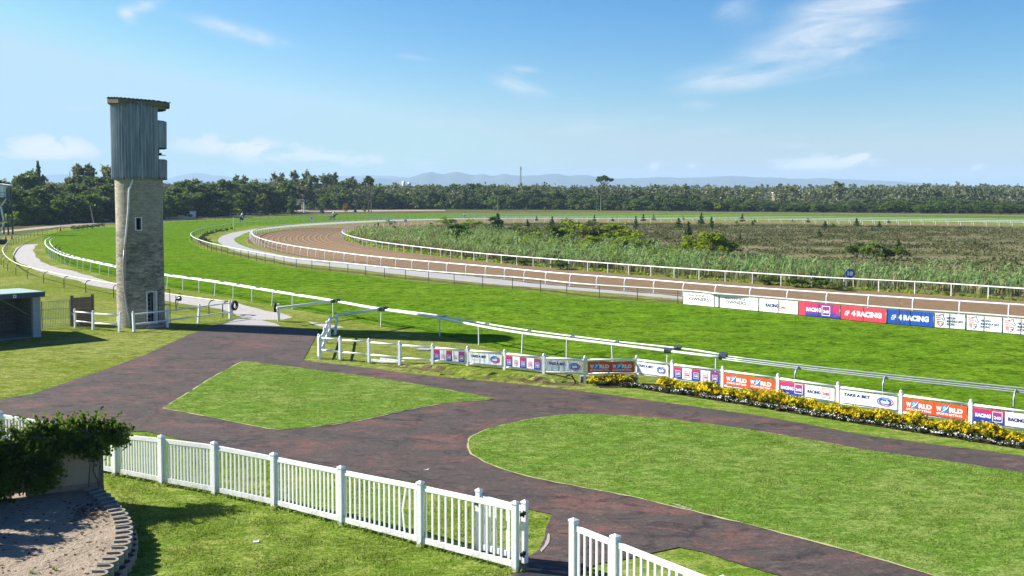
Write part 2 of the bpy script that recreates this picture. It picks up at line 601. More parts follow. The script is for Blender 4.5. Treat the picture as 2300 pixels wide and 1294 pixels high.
def clump_pts(rng, lobes, N, ncl=14, sig=.16, shell=(.72, 1.02), lower=-.35):
    """points gathered in clumps over the surfaces of ellipsoid lobes"""
    w = np.array([l[1][0] * l[1][1] + l[1][0] * l[1][2] for l in lobes], float)
    w /= w.sum()
    out = []
    for (c, r), f in zip(lobes, w):
        k = max(20, int(N * f))
        d = rng.normal(size=(ncl, 3)); d /= np.linalg.norm(d, axis=1, keepdims=True)
        d[:, 2] = np.where(d[:, 2] < lower, -d[:, 2] * .6, d[:, 2])
        rad = rng.uniform(*shell, size=(ncl, 1))
        cl = d * rad
        i = rng.integers(0, ncl, k)
        p = cl[i] + rng.normal(size=(k, 3)) * sig
        out.append(np.array(c) + p * np.array(r))
    return np.concatenate(out)
M['strawrim'] = earthy('dry_grass_rim', (.34, .32, .16), (.42, .40, .22), (.16, .16, .06), 5, 20)
# ------------------------------------------------------------------ ground and tracks
def V2(px, z=0.0):
    return [G(x, y, z) for x, y in px]

mb = MB()
mb.add([(-9000, -300, 0), (9000, -300, 0), (9000, 12900, 0), (-9000, 12900, 0)], [(0, 1, 2, 3)])
o = link('ground', mb.mesh('ground'), m=M['lawn']); o['kind'] = 'structure'

sheet('dry_lawn', V2([(-250, 930), (-60, 908), (0, 897.7), (226, 834.6), (420, 754.5), (486, 731), (545, 714), (632, 734), (715, 742.5), (690, 800), (686, 811), (822, 827), (940, 842.5), (1169, 863), (1300, 879), (1420, 870), (1620, 812), (1500, 778), (1150, 725), (742, 664), (368, 606), (150, 560), (110, 528), (60, 524), (-20, 534), (-300, 565)]), .004, M['drylawn'], jit=.1, step=.4)
RZ = 1.0      # running rail height
A_px = [(111, 534.3), (104, 538), (101.5, 543), (104, 551.6), (117.5, 562), (148, 575), (198, 586.5), (266, 601), (368, 618), (480, 633.5), (573, 648.5), (656.7, 662), (742.6, 675.5), (844, 693.5), (980, 713), (1075, 732), (1166, 747.5), (1376.7, 773.5), (1560, 796), (1623.5, 803)]
A = pcurve(A_px, RZ, .8)
AM_px = [(1624, 803.5), (1765, 821), (1966, 843.5), (2300, 878)]
AM = pcurve(AM_px, RZ, .8, 0, 22)
B_px = [(2300, 713), (2169, 703), (2020.6, 693), (1887.6, 682), (1739, 669), (1600, 658.5), (1578, 655.5), (1304, 637.5), (1182.6, 625), (1000, 612), (878, 601.5), (775, 591), (661.7, 580.3), (590, 569), (531, 558.5), (480, 548), (452, 540), (435, 533), (428.5, 526.5), (435, 520), (452, 514), (476, 508.5), (531, 501), (613, 495.5), (704, 491.2), (856.5, 486.2), (1008.7, 483.4), (1150, 483), (1400, 484), (1700, 486.3), (2000, 489.2), (2300, 493)]
B = pcurve(B_px, RZ, .8, 22, 90)
C_px = [(2300, 685.3), (2125.7, 674.5), (1847, 657), (1600, 640), (1471.7, 629.8), (1243.5, 612.6), (1100, 599), (969, 588), (838, 576), (722.6, 561.8), (643, 549.5), (594.8, 538.5), (574, 531), (566, 524), (571, 517.5), (598, 510.7), (658.7, 503.7), (765, 495.7), (856.5, 491.3), (1008.7, 487.6), (1150, 486.8), (1400, 487.5), (1700, 489.6), (2000, 492.4), (2300, 496.3)]
C = pcurve(C_px, RZ, .8, 22, 90)
D_px = [(2300, 648.5), (2082, 634.5), (1866, 624), (1600, 607.5), (1450, 597.5), (1100, 571), (963, 557), (856.5, 544), (795.6, 532.6), (774, 525.5), (768.5, 519.5), (777, 513), (801.7, 507), (856.5, 501.3), (917, 497.4), (1008, 494), (1150, 491.8), (1300, 491.3), (1700, 493), (2300, 499)]
D = pcurve(D_px, .95, .8, 22, 90)
O_px = [(2300, 485), (2000, 481.2), (1600, 477), (1300, 474.8), (1100, 475), (826, 476.6), (674, 481.5), (583, 485), (440, 491), (263, 501), (161, 507), (93, 516), (45, 530), (22, 541), (10, 553), (6, 560), (9, 570), (16, 578), (27, 586), (46, 595), (75, 602.5), (108, 610), (154, 620), (203, 629), (266, 638.5), (378, 660), (473, 673), (516, 677.5)]
O = pcurve(O_px, RZ, .8, 90, 0)
near_px = lambda c, x: min(range(len(c)), key=lambda i: abs(PX(c[i])[0] - x) + (0 if c[i].y < 250 else 1e4))

outer_turf = [(100, 545), (93, 540), (100, 530), (125, 521.5), (153, 518), (222, 512), (263, 510), (400, 497.5), (583, 489), (704, 483.6), (856, 481.2), (1008, 479.8), (1200, 479.2), (1500, 480.5), (1900, 483.5), (2300, 487)]
ot = V2(outer_turf)
ot.append(ot[-1] + (ot[-1] - ot[-2]).normalized() * 90)
turf_poly = list(reversed(AM)) + list(reversed(A)) + ot + list(reversed(offset(B, .25)))
sheet('turf_track', turf_poly, .012, M['turf'], jit=.0, step=3)

# verge and rough land beyond the outer rail
vb = [(-260, 560), (-100, 545), (0, 531), (40, 528), (93, 519.5), (161, 510), (263, 504), (440, 494), (583, 488), (704, 483), (1000, 479), (1300, 478), (1600, 480), (2000, 484), (2300, 488), (2450, 490), (2600, 478), (2300, 466), (1600, 462), (1000, 460), (500, 466), (200, 478), (-100, 490), (-300, 500)]
sheet('rough_verge', V2(vb), .006, M['verge'], jit=.6, step=3)
fb = [(-500, 502), (-100, 503), (120, 499.5), (263, 496), (440, 489), (560, 481), (640, 476), (760, 470.5), (1000, 469.5), (1250, 471), (1700, 475), (2300, 479), (2700, 482)]
fp = V2(fb) + [Vector((2500, 1700, 0)), Vector((-2200, 1700, 0))]
sheet('woodland_floor', fp, .010, M['farground'], jit=.8, step=4)
mb = MB(); mb.add([(-8900, 1690, .02), (8900, 1690, .02), (8900, 12800, .02), (-8900, 12800, .02)], [(0, 1, 2, 3)])
o = link('far_plain', mb.mesh('far_plain'), m=M['farground']); o['kind'] = 'structure'
road = [(-60, 531), (4, 522.5), (90, 514), (180, 507.5), (263, 501.8), (440, 492.8), (560, 485.6), (640, 478.4), (760, 476), (900, 474.3), (1000, 473.6), (1000, 471.7), (900, 471.3), (760, 472), (660, 471.6), (560, 482.8), (440, 490.3), (263, 498.5), (150, 505), (100, 509.2), (0, 519), (-60, 526)]
sheet('dirt_road', V2(road), .014, M['pinkroad'], jit=.25, step=3)

svc_o = [(2300, 735), (1800, 695), (1395, 661), (1100, 637.6), (878, 614.8), (775, 602.5), (661.7, 590.4), (590, 576), (531, 564.6), (500, 551), (490, 540), (497, 531), (528, 522), (570, 515), (631, 508), (704, 502), (856.5, 494.8), (1008.7, 491), (1150, 489.6), (1400, 490), (1800, 493), (2300, 498.6)]
svc_i = [(2300, 716), (1800, 676), (1395, 643.5), (1100, 618.5), (856.5, 599.5), (734.8, 586.8), (643, 573.7), (573.5, 561), (543, 551), (529, 543.5), (526, 537), (537, 531), (564, 520.8), (631, 511.8), (704, 506.2), (856.5, 497.8), (1008.7, 493), (1150, 491.2), (1400, 491.6), (1800, 494.5), (2300, 500.5)]
so, si = pcurve(svc_o, 0, 1.5), pcurve(svc_i, 0, 1.5)
sheet('service_road', so + si[::-1], .016, M['tarmac'], jit=.12, step=1.2)
sheet('ditch', [p for p in offset(B, -.35)][:near_px(B, 470)] + offset(so, .1)[:near_px(so, 520)][::-1], .010, M['drylawn'], jit=.25, step=.8)
bb = B[:near_px(B, 500)]
inner = [p + Vector((random.uniform(-.3, .3), random.uniform(-.4, .4), 0)) for p in offset(bb, -1.75)]
outr = [p + Vector((random.uniform(-.25, .25), random.uniform(-.25, .25), 0)) for p in offset(bb, -.95)]
sheet('bare_earth', inner + outr[::-1], .014, M['earth'])
sheet('sand_track', C + D[::-1], .020, M['sandtrack'])
eb = C[:near_px(C, 600)]
sheet('track_edge_earth', offset(eb, .15) + [p + Vector((random.uniform(-.2, .2), random.uniform(-.2, .2), 0)) for p in offset(eb, .75)][::-1], .018, M['earth'])
sheet('infield', offset(D, -1.6), .008, M['heathground'])
# raked grooves of the sand track on the bend
mbk = MB()
NL = len(D)
i0, i1 = near_px(D, 1020), None
bend = [i for i, p in enumerate(D) if p.y > 118 and p.y < 215 and p.x < 6]
for k in range(1, 15):
    cur = [D[i] + (Vector((-(D[min(i + 1, NL - 1)] - D[i - 1]).y, (D[min(i + 1, NL - 1)] - D[i - 1]).x, 0)).normalized()) * (1.6 + k * 1.0) for i in bend]
    for a, b in zip(cur[:-1], cur[1:]):
        d = (b - a); 
        if d.length > 3: continue
        s = Vector((-d.y, d.x, 0)).normalized()
        z = .02
        mbk.add([a - s * .22 + Vector((0, 0, z - .95)), b - s * .22 + Vector((0, 0, z - .95)), b + Vector((0, 0, z + .055 - .95)), a + Vector((0, 0, z + .055 - .95)), a + s * .22 + Vector((0, 0, z - .95)), b + s * .22 + Vector((0, 0, z - .95))], [(0, 1, 2, 3), (3, 2, 5, 4)])
for v in mbk.v: v.z = max(v.z, .012) if v.z < .05 else v.z
o = link('sand_ridges', mbk.mesh('sand_ridges'), m=M['sandtrack']); o['kind'] = 'structure'

gp = [(52.5, 550), (83.5, 548.5), (76, 556), (74, 565.5), (80, 576), (92.7, 587), (114, 597), (139, 604), (170, 611), (198, 618.5), (266, 637), (374, 660), (420, 667), (480, 675), (534.6, 683), (565, 690), (595.7, 698), (630, 704), (659, 713), (640, 719), (610, 720), (575, 719), (543.7, 714), (520, 705), (505, 695), (480, 692), (430, 684), (374, 677), (310, 664), (266, 653.6), (198, 638), (124, 619.5), (90, 610), (62, 599.5), (44, 591), (34, 581), (31, 572), (33, 562), (40, 555)]
sheet('gravel_path', V2(gp), .016, M['gravel'], jit=.28, step=.5)
sheet('gravel_patch', V2([(690, 722), (720, 726), (765, 733), (772, 736), (745, 738), (715, 734), (700, 728)]), .016, M['gravel'], jit=.15, step=.3)

path_px = [(-60, 908), (0, 897.7), (71, 886), (150, 860), (226, 834.6), (333.8, 794), (420.5, 754.5), (486, 731), (500, 727), (534.6, 716), (575, 719), (600, 723), (632, 734), (681.6, 738.7), (715.5, 742.5), (708.7, 755.7), (703, 770), (693, 788), (681.6, 807.7), (686, 811), (822, 827), (940, 842.5), (1060, 853.5), (1169, 863), (1300, 879), (1425, 895.6), (1500, 906), (1709, 935), (1952, 980), (2300, 1025), (2500, 1052), (2700, 1200), (2700, 1500), (1750, 1294), (1640, 1261), (1580, 1243), (1524, 1230), (1475, 1241.6), (1420, 1255), (1342.7, 1268), (1290, 1300), (1230, 1420), (1060, 1420), (1150, 1296), (1180, 1257), (1210.5, 1238), (1222, 1210), (1227, 1188.7), (1240, 1157), (1180.7, 1144), (1085, 1122.6), (944, 1088), (863.6, 1072.8), (767, 1058), (686.6, 1039), (606, 1024.6), (561, 1016.5), (477, 1002), (413, 989), (329, 970), (297, 970), (270, 985), (225, 1010), (60, 990), (-60, 985)]
sheet('red_path', V2(path_px), .020, M['path'], jit=.045, step=.22)
sheet('tarmac_apron', V2([(500, 729), (534.6, 716), (560, 717.5), (590, 720), (618, 728), (630, 733.5), (560, 731)]), .026, M['tarmac'], jit=.06, step=.3)

isl1 = [(544, 813.5), (560, 814.5), (686, 830), (844, 850.6), (940, 866), (980, 873), (1021, 881), (1070, 889), (1101.7, 895.6), (1110, 898), (1095, 900), (1060, 902), (1000, 907), (940, 917), (880, 930), (800, 948), (740, 956), (680, 963), (628, 967.5), (600, 964), (560, 956), (500, 943.5), (440, 932), (368, 918.5), (380, 911), (410, 892), (440, 874), (480, 848), (510, 832)]
sheet('worn_island_rim', expand(V2(isl1), .05), .034, M['strawrim'], jit=.05, step=.16)
sheet('lawn_island', V2(isl1), .045, M['lawn_fine'], jit=.03, step=.15, skirt=.04)
isl2 = [(1052, 1000), (1054, 990), (1062, 982), (1080, 973), (1100, 965), (1135, 955), (1170, 948), (1215, 940), (1260, 935), (1300, 933), (1345, 933), (1420, 937), (1500, 943.5), (1674, 966), (1820, 991), (1952, 1015), (2140, 1041), (2300, 1066), (2500, 1096), (2700, 1180), (2500, 1420), (2300, 1352), (2100, 1296), (2000, 1265), (1860, 1226), (1700, 1185), (1560, 1150), (1520, 1141), (1420, 1117), (1290, 1093), (1200, 1075), (1155, 1063), (1120, 1052), (1085, 1037), (1062, 1022), (1053, 1010)]
sheet('worn_oval_rim', expand(V2(isl2), .05), .034, M['strawrim'], jit=.05, step=.16)
sheet('lawn_oval', V2(isl2), .045, M['lawn_fine'], jit=.03, step=.15, skirt=.04)
# worn pale concrete showing at broken path edges
sheet('worn_edge', V2([(1212, 1238), (1221, 1228), (1228, 1214), (1232, 1200), (1236, 1204), (1233, 1220), (1224, 1236), (1216, 1243)]), .030, M['concrete'], jit=.03, step=.1)
sheet('worn_edge_strip', V2([(1508, 1133.5), (1530, 1139.5), (1552, 1146), (1553, 1148.5), (1530, 1143), (1510, 1136)]), .050, M['concrete'], jit=.03, step=.1)
# earth bank behind the banner fence
bank = MB()
bk = [(830, 818), (900, 828), (980, 838), (1060, 850), (1140, 856), (1230, 866), (1300, 868), (1318, 866)]
b0 = catmull(V2(bk), .25)
rnd = random.Random(3)
rows = []
NB = len(b0)
for j, (dd, zz) in enumerate([(-.45, .0), (-.25, .06), (.0, .05), (.22, .13), (.4, .26), (.75, .31), (1.6, .26), (3.0, -.02)]):
    q = offset(b0, dd)
    rows.append([p + Vector((rnd.uniform(-.05, .05), rnd.uniform(-.08, .08), 0)) + Vector((0, 0, (zz * min(1, i / 14, (NB - 1 - i) / 8) + rnd.uniform(-.02, .02) * (j not in (0, 7))) if j not in (7,) else -.02)) for i, p in enumerate(q)])
for rw in rows: bank.v += rw
for j in range(len(rows) - 1):
    for i in range(NB - 1):
        a = j * NB + i
        bank.f.append((a, a + 1, a + 1 + NB, a + NB))
me = bank.mesh('grass_bank')
me.materials.append(M['drylawn']); me.materials.append(M['earth'])
for k, p in enumerate(me.polygons):
    j = k // (NB - 1)
    p.material_index = 1 if (j == 2 or (j == 3 and rnd.random() < .4)) and math.sin(k % (NB - 1) * .21) + rnd.uniform(-.8, .8) > -.2 else 0
o = link('grass_bank', me); o['kind'] = 'structure'

# ------------------------------------------------------------------ running rails
def post_straight(r, h, lean=(0, 0), n=6):
    mb = MB(); mb.tube([(lean[0], lean[1], -.02), (0, 0, h)], r, n)
    return mb.mesh('post')

def post_hook(r, h, reach, n=7, lean=0.0):
    mb = MB()
    pts = [(lean, -reach, -.02), (lean * .5, -reach, h * .45), (0, -reach, h * .72)]
    for k in range(1, 6):
        a = k / 5 * math.pi / 2
        pts.append((0, -reach + reach * (1 - math.cos(a)) * .9, h * .72 + h * .28 * math.sin(a)))
    pts.append((0, 0.06, h))
    mb.tube(pts, r, n)
    return mb.mesh('post')

def set_posts(root, curve, pos, pm, m, side, zdrop, limit=98):
    """pos: list of points on curve; each post a child; local y points to the right (side=-1) or left (+1) of the curve"""
    base = root.location
    pos = sorted(pos, key=lambda p: p.y)
    pms = pm if isinstance(pm, list) else [pm]
    for q in pms: q.materials.append(m) if not q.materials else None
    rest = MB()
    for k, p in enumerate(pos):
        i = min(range(len(curve)), key=lambda i: (curve[i] - p).length_squared)
        t = curve[min(i + 1, len(curve) - 1)] - curve[max(i - 1, 0)]
        n = Vector((-t.y, t.x, 0)) * side
        rz = math.atan2(n.y, n.x) - math.pi / 2
        q = pms[k % len(pms)]
        if k < limit:
            link('post', q, root, (p.x - base.x, p.y - base.y, -base.z), rz + random.uniform(-.04, .04))
        else:
            Mx = Matrix.Translation((p.x, p.y, 0)) @ Matrix.Rotation(rz, 4, 'Z')
            rest.add([Mx @ v.co for v in q.vertices], [tuple(f.vertices) for f in q.polygons])
    if rest.v:
        part('far_post', rest, m, root)['kind'] = 'stuff'

def every(curve, step, start=0):
    q = resample(curve, step)
    return q[1 if start else 0:]

def rail_thing(name, label, cat, curve):
    p = curve[len(curve) // 3]
    return thing(name, label, cat, (p.x, p.y, 0), 'running rails around the racecourse')

# A: white double rail along the near side of the turf
ra = rail_thing('running_rail', 'white double running rail with slanting posts along near edge of the turf', 'rail', A)
mb = MB(); mb.tube(A, .062, 8); part('rail', mb, M['white'], ra, True)
A2_px = [(122.7, 534.6), (115.5, 537), (112, 542), (116, 551.6), (133, 564.5), (173, 578), (220, 588.5), (266, 597.5), (368, 615.5), (480, 630.5), (573, 645.5), (656.7, 659.5), (742.6, 673), (844, 690.8), (980, 708), (1075, 724.5), (1190.7, 743), (1287.7, 755.5), (1387.4, 767.6), (1560, 786.5), (1623.5, 797)]
A2 = pcurve(A2_px, RZ, .8)
mb = MB(); mb.tube(A2, .04, 7); part('upper_rail', mb, M['white'], ra, True)
apx = [108.5, 111, 115, 119, 123.5, 130, 137, 146, 159, 174, 187, 205, 224, 244.5, 276, 306, 340, 377, 411, 446.7, 484, 524, 566, 613, 657, 748, 857, 988, 1075, 1174, 1273, 1374, 1499, 1608]
apos = [at_px(A, x) for x in apx]
apos = [p for p in apos if p]
pm = [post_straight(.035, RZ, (0, -.02)), post_straight(.035, RZ, (.06, -.12)), post_straight(.035, RZ, (.10, -.05))]
set_posts(ra, A, apos, pm, M['white_worn'], 1, 0)
for p in apos:
    q = min(A2, key=lambda v: (v - p).length)
    d = (q - p)
    rung = MB(); rung.tube([p + Vector((0, 0, .03)), q + d * .25 + Vector((0, 0, .05))], .035, 5)
    part('cross_bracket', rung, M['galv'], ra, origin=p)
for x in (857, 1499, 1622):
    p = at_px(A, x) or A[-1]
    q = min(A2, key=lambda v: (v - p).length)
    for c, w in ((p, .12), (q, .11)):
        mb = MB(); mb.cyl(c + Vector((-.12, .05, .02)), c + Vector((.16, -.08, .02)), w, n=10)
        part('joint_clamp', mb, M['steel_blue'], ra, origin=c)

# metal continuation with bent posts
rm = rail_thing('metal_running_rail', 'grey metal running rail of three thin tubes on bent posts behind the flower bed', 'rail', AM)
for dz, dd in ((0, 0), (.07, .10), (-.06, -.06)):
    mb = MB(); mb.tube([p + Vector((0, 0, dz)) for p in offset(AM, dd)], .028, 5); part('tube_rail', mb, M['galv'], rm, True)
set_posts(rm, AM, [p for p in [at_px(AM, x) for x in (1795, 1990, 2283)] if p] + [AM[-8]], post_hook(.035, RZ, .42), M['galv'], 1, 0)

# B: inner rail of the turf
rb = rail_thing('inner_rail', 'grey green metal rail between the turf and the pale service road', 'rail', B)
mb = MB(); mb.tube(B, .075, 6, flat=.8); part('rail', mb, M['railgrey'], rb, True)
set_posts(rb, B, every(B, 3.2), post_straight(.032, RZ), M['post_dark'], -1, 0)
# C: white hooked rail
rc = rail_thing('white_track_rail', 'white rail on hooked posts along the outer edge of the brown sand track', 'rail', C)
mb = MB(); mb.tube(C, .06, 7); part('rail', mb, M['white'], rc, True)
set_posts(rc, C, every(C, 2.85), post_hook(.045, RZ, .34), M['white'], -1, 0)
# D
rd = rail_thing('infield_rail', 'white straight posted rail between brown sand track and infield reeds', 'rail', D)
mb = MB(); mb.tube(D, .055, 7); part('rail', mb, M['white'], rd, True)
set_posts(rd, D, every(D, 2.72), post_straight(.042, .95), M['white'], -1, 0)
# O / E: outer rail with bent posts
ro = rail_thing('outer_rail', 'thin yellowed outer rail on dark bent posts curving round the gravel path', 'rail', O)
k = min(range(len(O)), key=lambda i: (O[i] - G(10, 553, RZ)).length)
mb = MB(); mb.tube(O[:k + 1], .055, 6); part('rail', mb, M['galv'], ro, True)
mb = MB(); mb.tube(O[k:], .05, 6, flat=.8); part('yellowed_rail', mb, M['tape'], ro, True)
hooks = [at_px(O[k:], x) for x in (8, 12, 18, 27, 46, 72, 109, 155, 204, 267, 408, 481, 512)]
set_posts(ro, O, [p for p in hooks if p], post_hook(.035, RZ, .42, lean=.03), M['hook'], 1, 0)
mbp = post_straight(.035, RZ); mbp.materials.append(M['post_dark'])
for p in sorted(every(O[:k], 4.2), key=lambda p: p.y)[:84]:
    link('post', mbp, ro, (p.x - ro.location.x, p.y - ro.location.y, 0))
# slanting gate rails at the crossing
def slant(name, label, a, b, posts, tyre=None):
    r0 = thing(name, label, 'rail', (a.x, a.y, 0), 'crossing gate rails')
    mb = MB(); mb.tube([a, b], .075, 8); part('rail', mb, M['white'], r0, True)
    for p, h in posts:
        mb = MB(); mb.box(p + Vector((0, 0, h / 2)), (.17, .17, h), .3)
        mb.lathe([(.085, h), (.06, h + .05), (0, h + .07)], p, 10)
        part('post', mb, M['white'], r0)
    mb = MB(); d = (b - a).normalized()
    mb.cyl(b - d * .5, b - d * .2, .11, n=10); mb.cyl(b - d * .1, b + d * .2, .12, n=10)
    part('clamp', mb, M['steel_blue'], r0)
    return r0
pg = G(626, 722)
slant('gate_rail', 'white gate rail from tyre-capped post to the running rail', G(622, 692, 1.02), at_px(A, 757) + Vector((0, 0, .06)), [(pg, 1.05)])
slant('gate_rail', 'white gate rail from the leaning corner posts to the running rail', G(757, 708, 1.06), at_px(A, 862) + Vector((0, 0, .06)), [])

def tyre(p, n, label, r=.33, w=.16):
    n = Vector(n).normalized(); n.z = 0
    t = Vector((0, 0, 1)); s = n.cross(t)
    mb = MB(); K = 20
    prof = [(r * .62, -w / 2), (r * .92, -w / 2), (r, -w / 4), (r, w / 4), (r * .92, w / 2), (r * .62, w / 2)]
    o0 = len(mb.v)
    for i in range(K):
        a = 2 * math.pi * i / K
        for q, h in prof:
            mb.v.append(Vector(p) + (s * math.cos(a) + t * math.sin(a)) * q + n * h)
    m_ = len(prof)
    for i in range(K):
        for j in range(m_):
            mb.f.append((i * m_ + j, i * m_ + (j + 1) % m_, ((i + 1) % K) * m_ + (j + 1) % m_, ((i + 1) % K) * m_ + j))
    ob = link('tyre', mb.mesh('tyre', p), None, p, m=M['rubber'], smooth=False)
    tag(ob, label, 'tyre', 'old tyres hung on the crossing posts')
tyre(G(522.5, 708) + Vector((.12, .06, .62)), (.9, -.3, 0), 'black tyre hung on the end post of the white fence by the tower')
tyre(G(620, 722) + Vector((-.05, .0, .86)), (.9, .2, 0), 'black tyre hung on the lone gate post across the gravel path', .30)
# ------------------------------------------------------------------ white two-rail fences
def fence_post(mb, p, h, w=.115, rz=0.0, lean=(0, 0)):
    t = Vector((lean[0], lean[1], 0))
    ca, sa = math.cos(rz), math.sin(rz)
    mb.obox(p + t / 2 + Vector((0, 0, h / 2 - .03)), (w * ca, w * sa, 0), (-w * sa, w * ca, 0), Vector((t.x, t.y, h - .06)))
    mb.lathe([(w * .54, h - .06), (w * .50, h + .0), (w * .28, h + .045), (0, h + .055)], p + t, 10)

def two_rail(name, label, px, h, group=None, rails=(.88, .37), leans=None, byTop=True, skip=()):
    pts = [G(x, y, h) if byTop else G(x, y) for x, y in px]
    for p in pts: p.z = 0
    root = thing(name, label, 'fence', tuple(pts[0]), group)
    for i, p in enumerate(pts):
        q = pts[min(i + 1, len(pts) - 1)] - pts[max(i - 1, 0)]
        mb = MB(); fence_post(mb, p, h, rz=math.atan2(q.y, q.x), lean=(leans[i] if leans else (0, 0)))
        part('post', mb, M['white'], root, origin=p)
    for i in range(len(pts) - 1):
        if i in skip: continue
        for k in rails:
            la = Vector((*(leans[i] if leans else (0, 0)), 0)) * k
            lb = Vector((*(leans[i + 1] if leans else (0, 0)), 0)) * k
            mb = MB(); mb.tube([pts[i] + la + Vector((0, 0, h * k)), pts[i + 1] + lb + Vector((0, 0, h * k))], .042, 8)
            part('rail', mb, M['white'], root, True)
    return root, pts

FH = 1.13
ban_px = [(716, 752), (763.6, 757), (828.5, 762), (897.5, 768.5), (971.6, 774), (1050, 780), (1133.5, 787), (1221.7, 796), (1314, 801), (1430, 800.5), (1510, 811), (1623.5, 825), (1747.7, 841.6), (1882.6, 860.7), (2024, 879), (2181, 899.5), (2350, 921)]
bf, bpts = two_rail('banner_fence', 'long white two-rail fence carrying betting banners beside the red path', ban_px, FH)
two_rail('side_fence', 'short white two-rail fence climbing from the path corner to the running rail', [(719.5, 754), (726.8, 737.6), (733.6, 723), (740, 710.4), (752, 707)], FH, leans=[(0, 0), (.03, 0), (0, .05), (.02, 0), (.13, .03)])
two_rail('tower_fence', 'short white two-rail fence left of the brick tower by the concrete panel', [(167.7, 695), (208, 699), (267, 703.5)], 1.08, leans=[(0, 0), (.02, 0), (.06, .02)], group='white fences at the foot of the tower')
two_rail('tower_fence', 'white two-rail fence with leaning posts in front of the tower door', [(300, 701), (375, 693), (444.5, 684.5), (515.6, 676)], 1.12, leans=[(-.03, 0), (.05, 0), (.08, .03), (.0, 0)], group='white fences at the foot of the tower')
pq = G(521.5, 706)
mb = MB(); fence_post(mb, pq, .85); o = part('short_post', mb, M['white'], None, origin=pq)
tag(o, 'short white stub post carrying the tyre beside the tower fence', 'post')

# ------------------------------------------------------------------ lettering
_tc = {}
def text_polys(body, bold):
    key = (body, bold)
    if key not in _tc:
        cu = bpy.data.curves.new('t', 'FONT')
        cu.body = body; cu.size = 1; cu.offset = bold; cu.resolution_u = 3; cu.fill_mode = 'FRONT'
        ob = bpy.data.objects.new('t', cu); COL.objects.link(ob)
        dg = bpy.context.evaluated_depsgraph_get()
        me = bpy.data.meshes.new_from_object(ob.evaluated_get(dg))
        vs = [(v.co.x, v.co.y) for v in me.vertices]
        fs = [tuple(p.vertices) for p in me.polygons]
        bpy.data.objects.remove(ob); bpy.data.curves.remove(cu); bpy.data.meshes.remove(me)
        x0, x1 = min(v[0] for v in vs), max(v[0] for v in vs)
        y0, y1 = min(v[1] for v in vs), max(v[1] for v in vs)
        _tc[key] = ([((x - x0) / (x1 - x0), (y - y0) / (y1 - y0)) for x, y in vs], fs)
    return _tc[key]

class Flat:
    """flat printed shapes in a banner's own plane (x along, y up)"""
    def __init__(self): self.v, self.f = [], []
    def poly(self, pts):
        o = len(self.v); self.v += [(x, y) for x, y in pts]
        tr = geometry.tessellate_polygon([[Vector((x, y, 0)) for x, y in pts]])
        for t in tr:
            a, b, c = (pts[i] for i in t)
            if (b[0] - a[0]) * (c[1] - a[1]) - (b[1] - a[1]) * (c[0] - a[0]) < 0: t = (t[0], t[2], t[1])
            self.f.append(tuple(i + o for i in t))
        return self
    def rect(self, x, y, w, h): return self.poly([(x, y), (x + w, y), (x + w, y + h), (x, y + h)])
    def frame(self, x, y, w, h, t):
        return self.rect(x, y, w, t).rect(x, y + h - t, w, t).rect(x, y + t, t, h - 2 * t).rect(x + w - t, y + t, t, h - 2 * t)
    def ellipse(self, cx, cy, rx, ry, n=24):
        return self.poly([(cx + rx * math.cos(2 * math.pi * i / n), cy + ry * math.sin(2 * math.pi * i / n)) for i in range(n)])
    def pill(self, x, y, w, h, n=8):
        r = h / 2; pts = []
        for i in range(n + 1):
            a = -math.pi / 2 + math.pi * i / n; pts.append((x + w - r + r * math.cos(a), y + r + r * math.sin(a)))
        for i in range(n + 1):
            a = math.pi / 2 + math.pi * i / n; pts.append((x + r + r * math.cos(a), y + r + r * math.sin(a)))
        return self.poly(pts)
    def line(self, pts, t, taper=False):
        o = len(self.v); n = len(pts)
        for i, p in enumerate(pts):
            a, b = pts[max(i - 1, 0)], pts[min(i + 1, n - 1)]
            dx, dy = b[0] - a[0], b[1] - a[1]; L = math.hypot(dx, dy) or 1
            w = t / 2 * ((1 - abs(2 * i / (n - 1) - 1)) * .8 + .2 if taper else 1)
            self.v += [(p[0] - dy / L * w, p[1] + dx / L * w), (p[0] + dy / L * w, p[1] - dx / L * w)]
        for i in range(n - 1):
            a = o + 2 * i; self.f.append((a, a + 1, a + 3, a + 2))
        return self
    def arc(self, cx, cy, rx, ry, a0, a1, t, n=14):
        return self.line([(cx + rx * math.cos(R(a0 + (a1 - a0) * i / n)), cy + ry * math.sin(R(a0 + (a1 - a0) * i / n))) for i in range(n + 1)], t)
    def text(self, body, x, y, w, h, bold=.02, shear=0.0):
        vs, fs = text_polys(body, bold)
        o = len(self.v)
        self.v += [(x + (u + shear * v) * w, y + v * h) for u, v in vs]
        self.f += [tuple(i + o for i in f) for f in fs]
        return self
    def put(self, name, m, parent, z):
        me = bpy.data.meshes.new(name)
        me.from_pydata([(x, y, z) for x, y in self.v], [], self.f)
        return link(name, me, parent, m=m)

def ink(name, c, rough=.5): return mat(name, c, rough, .3)[0]
I = {'navy': ink('navy_ink', (.012, .03, .16)), 'white': ink('white_ink', (.85, .85, .85)), 'red': ink('red_ink', (.62, .03, .05)),
     'blue': ink('royal_blue_ink', (.012, .11, .45)), 'grey': ink('grey_ink', (.40, .42, .46)), 'globe': ink('globe_blue_ink', (.03, .22, .55)),
     'globelight': ink('globe_light_ink', (.25, .55, .8)), 'black': ink('black_ink', (.03, .03, .035)), 'pink': ink('pale_red_ink', (.70, .28, .26))}
M['ban_white'] = paint('white_banner_vinyl', (.80, .81, .82), .5, .05, 2)
M['ban_orange'] = paint('orange_red_banner_vinyl', (.68, .085, .025), .5, .05, 2)
M['ban_red'] = paint('crimson_banner_vinyl', (.72, .045, .085), .5, .04, 2)
M['ban_blue'] = paint('blue_banner_vinyl', (.010, .085, .42), .5, .04, 2)
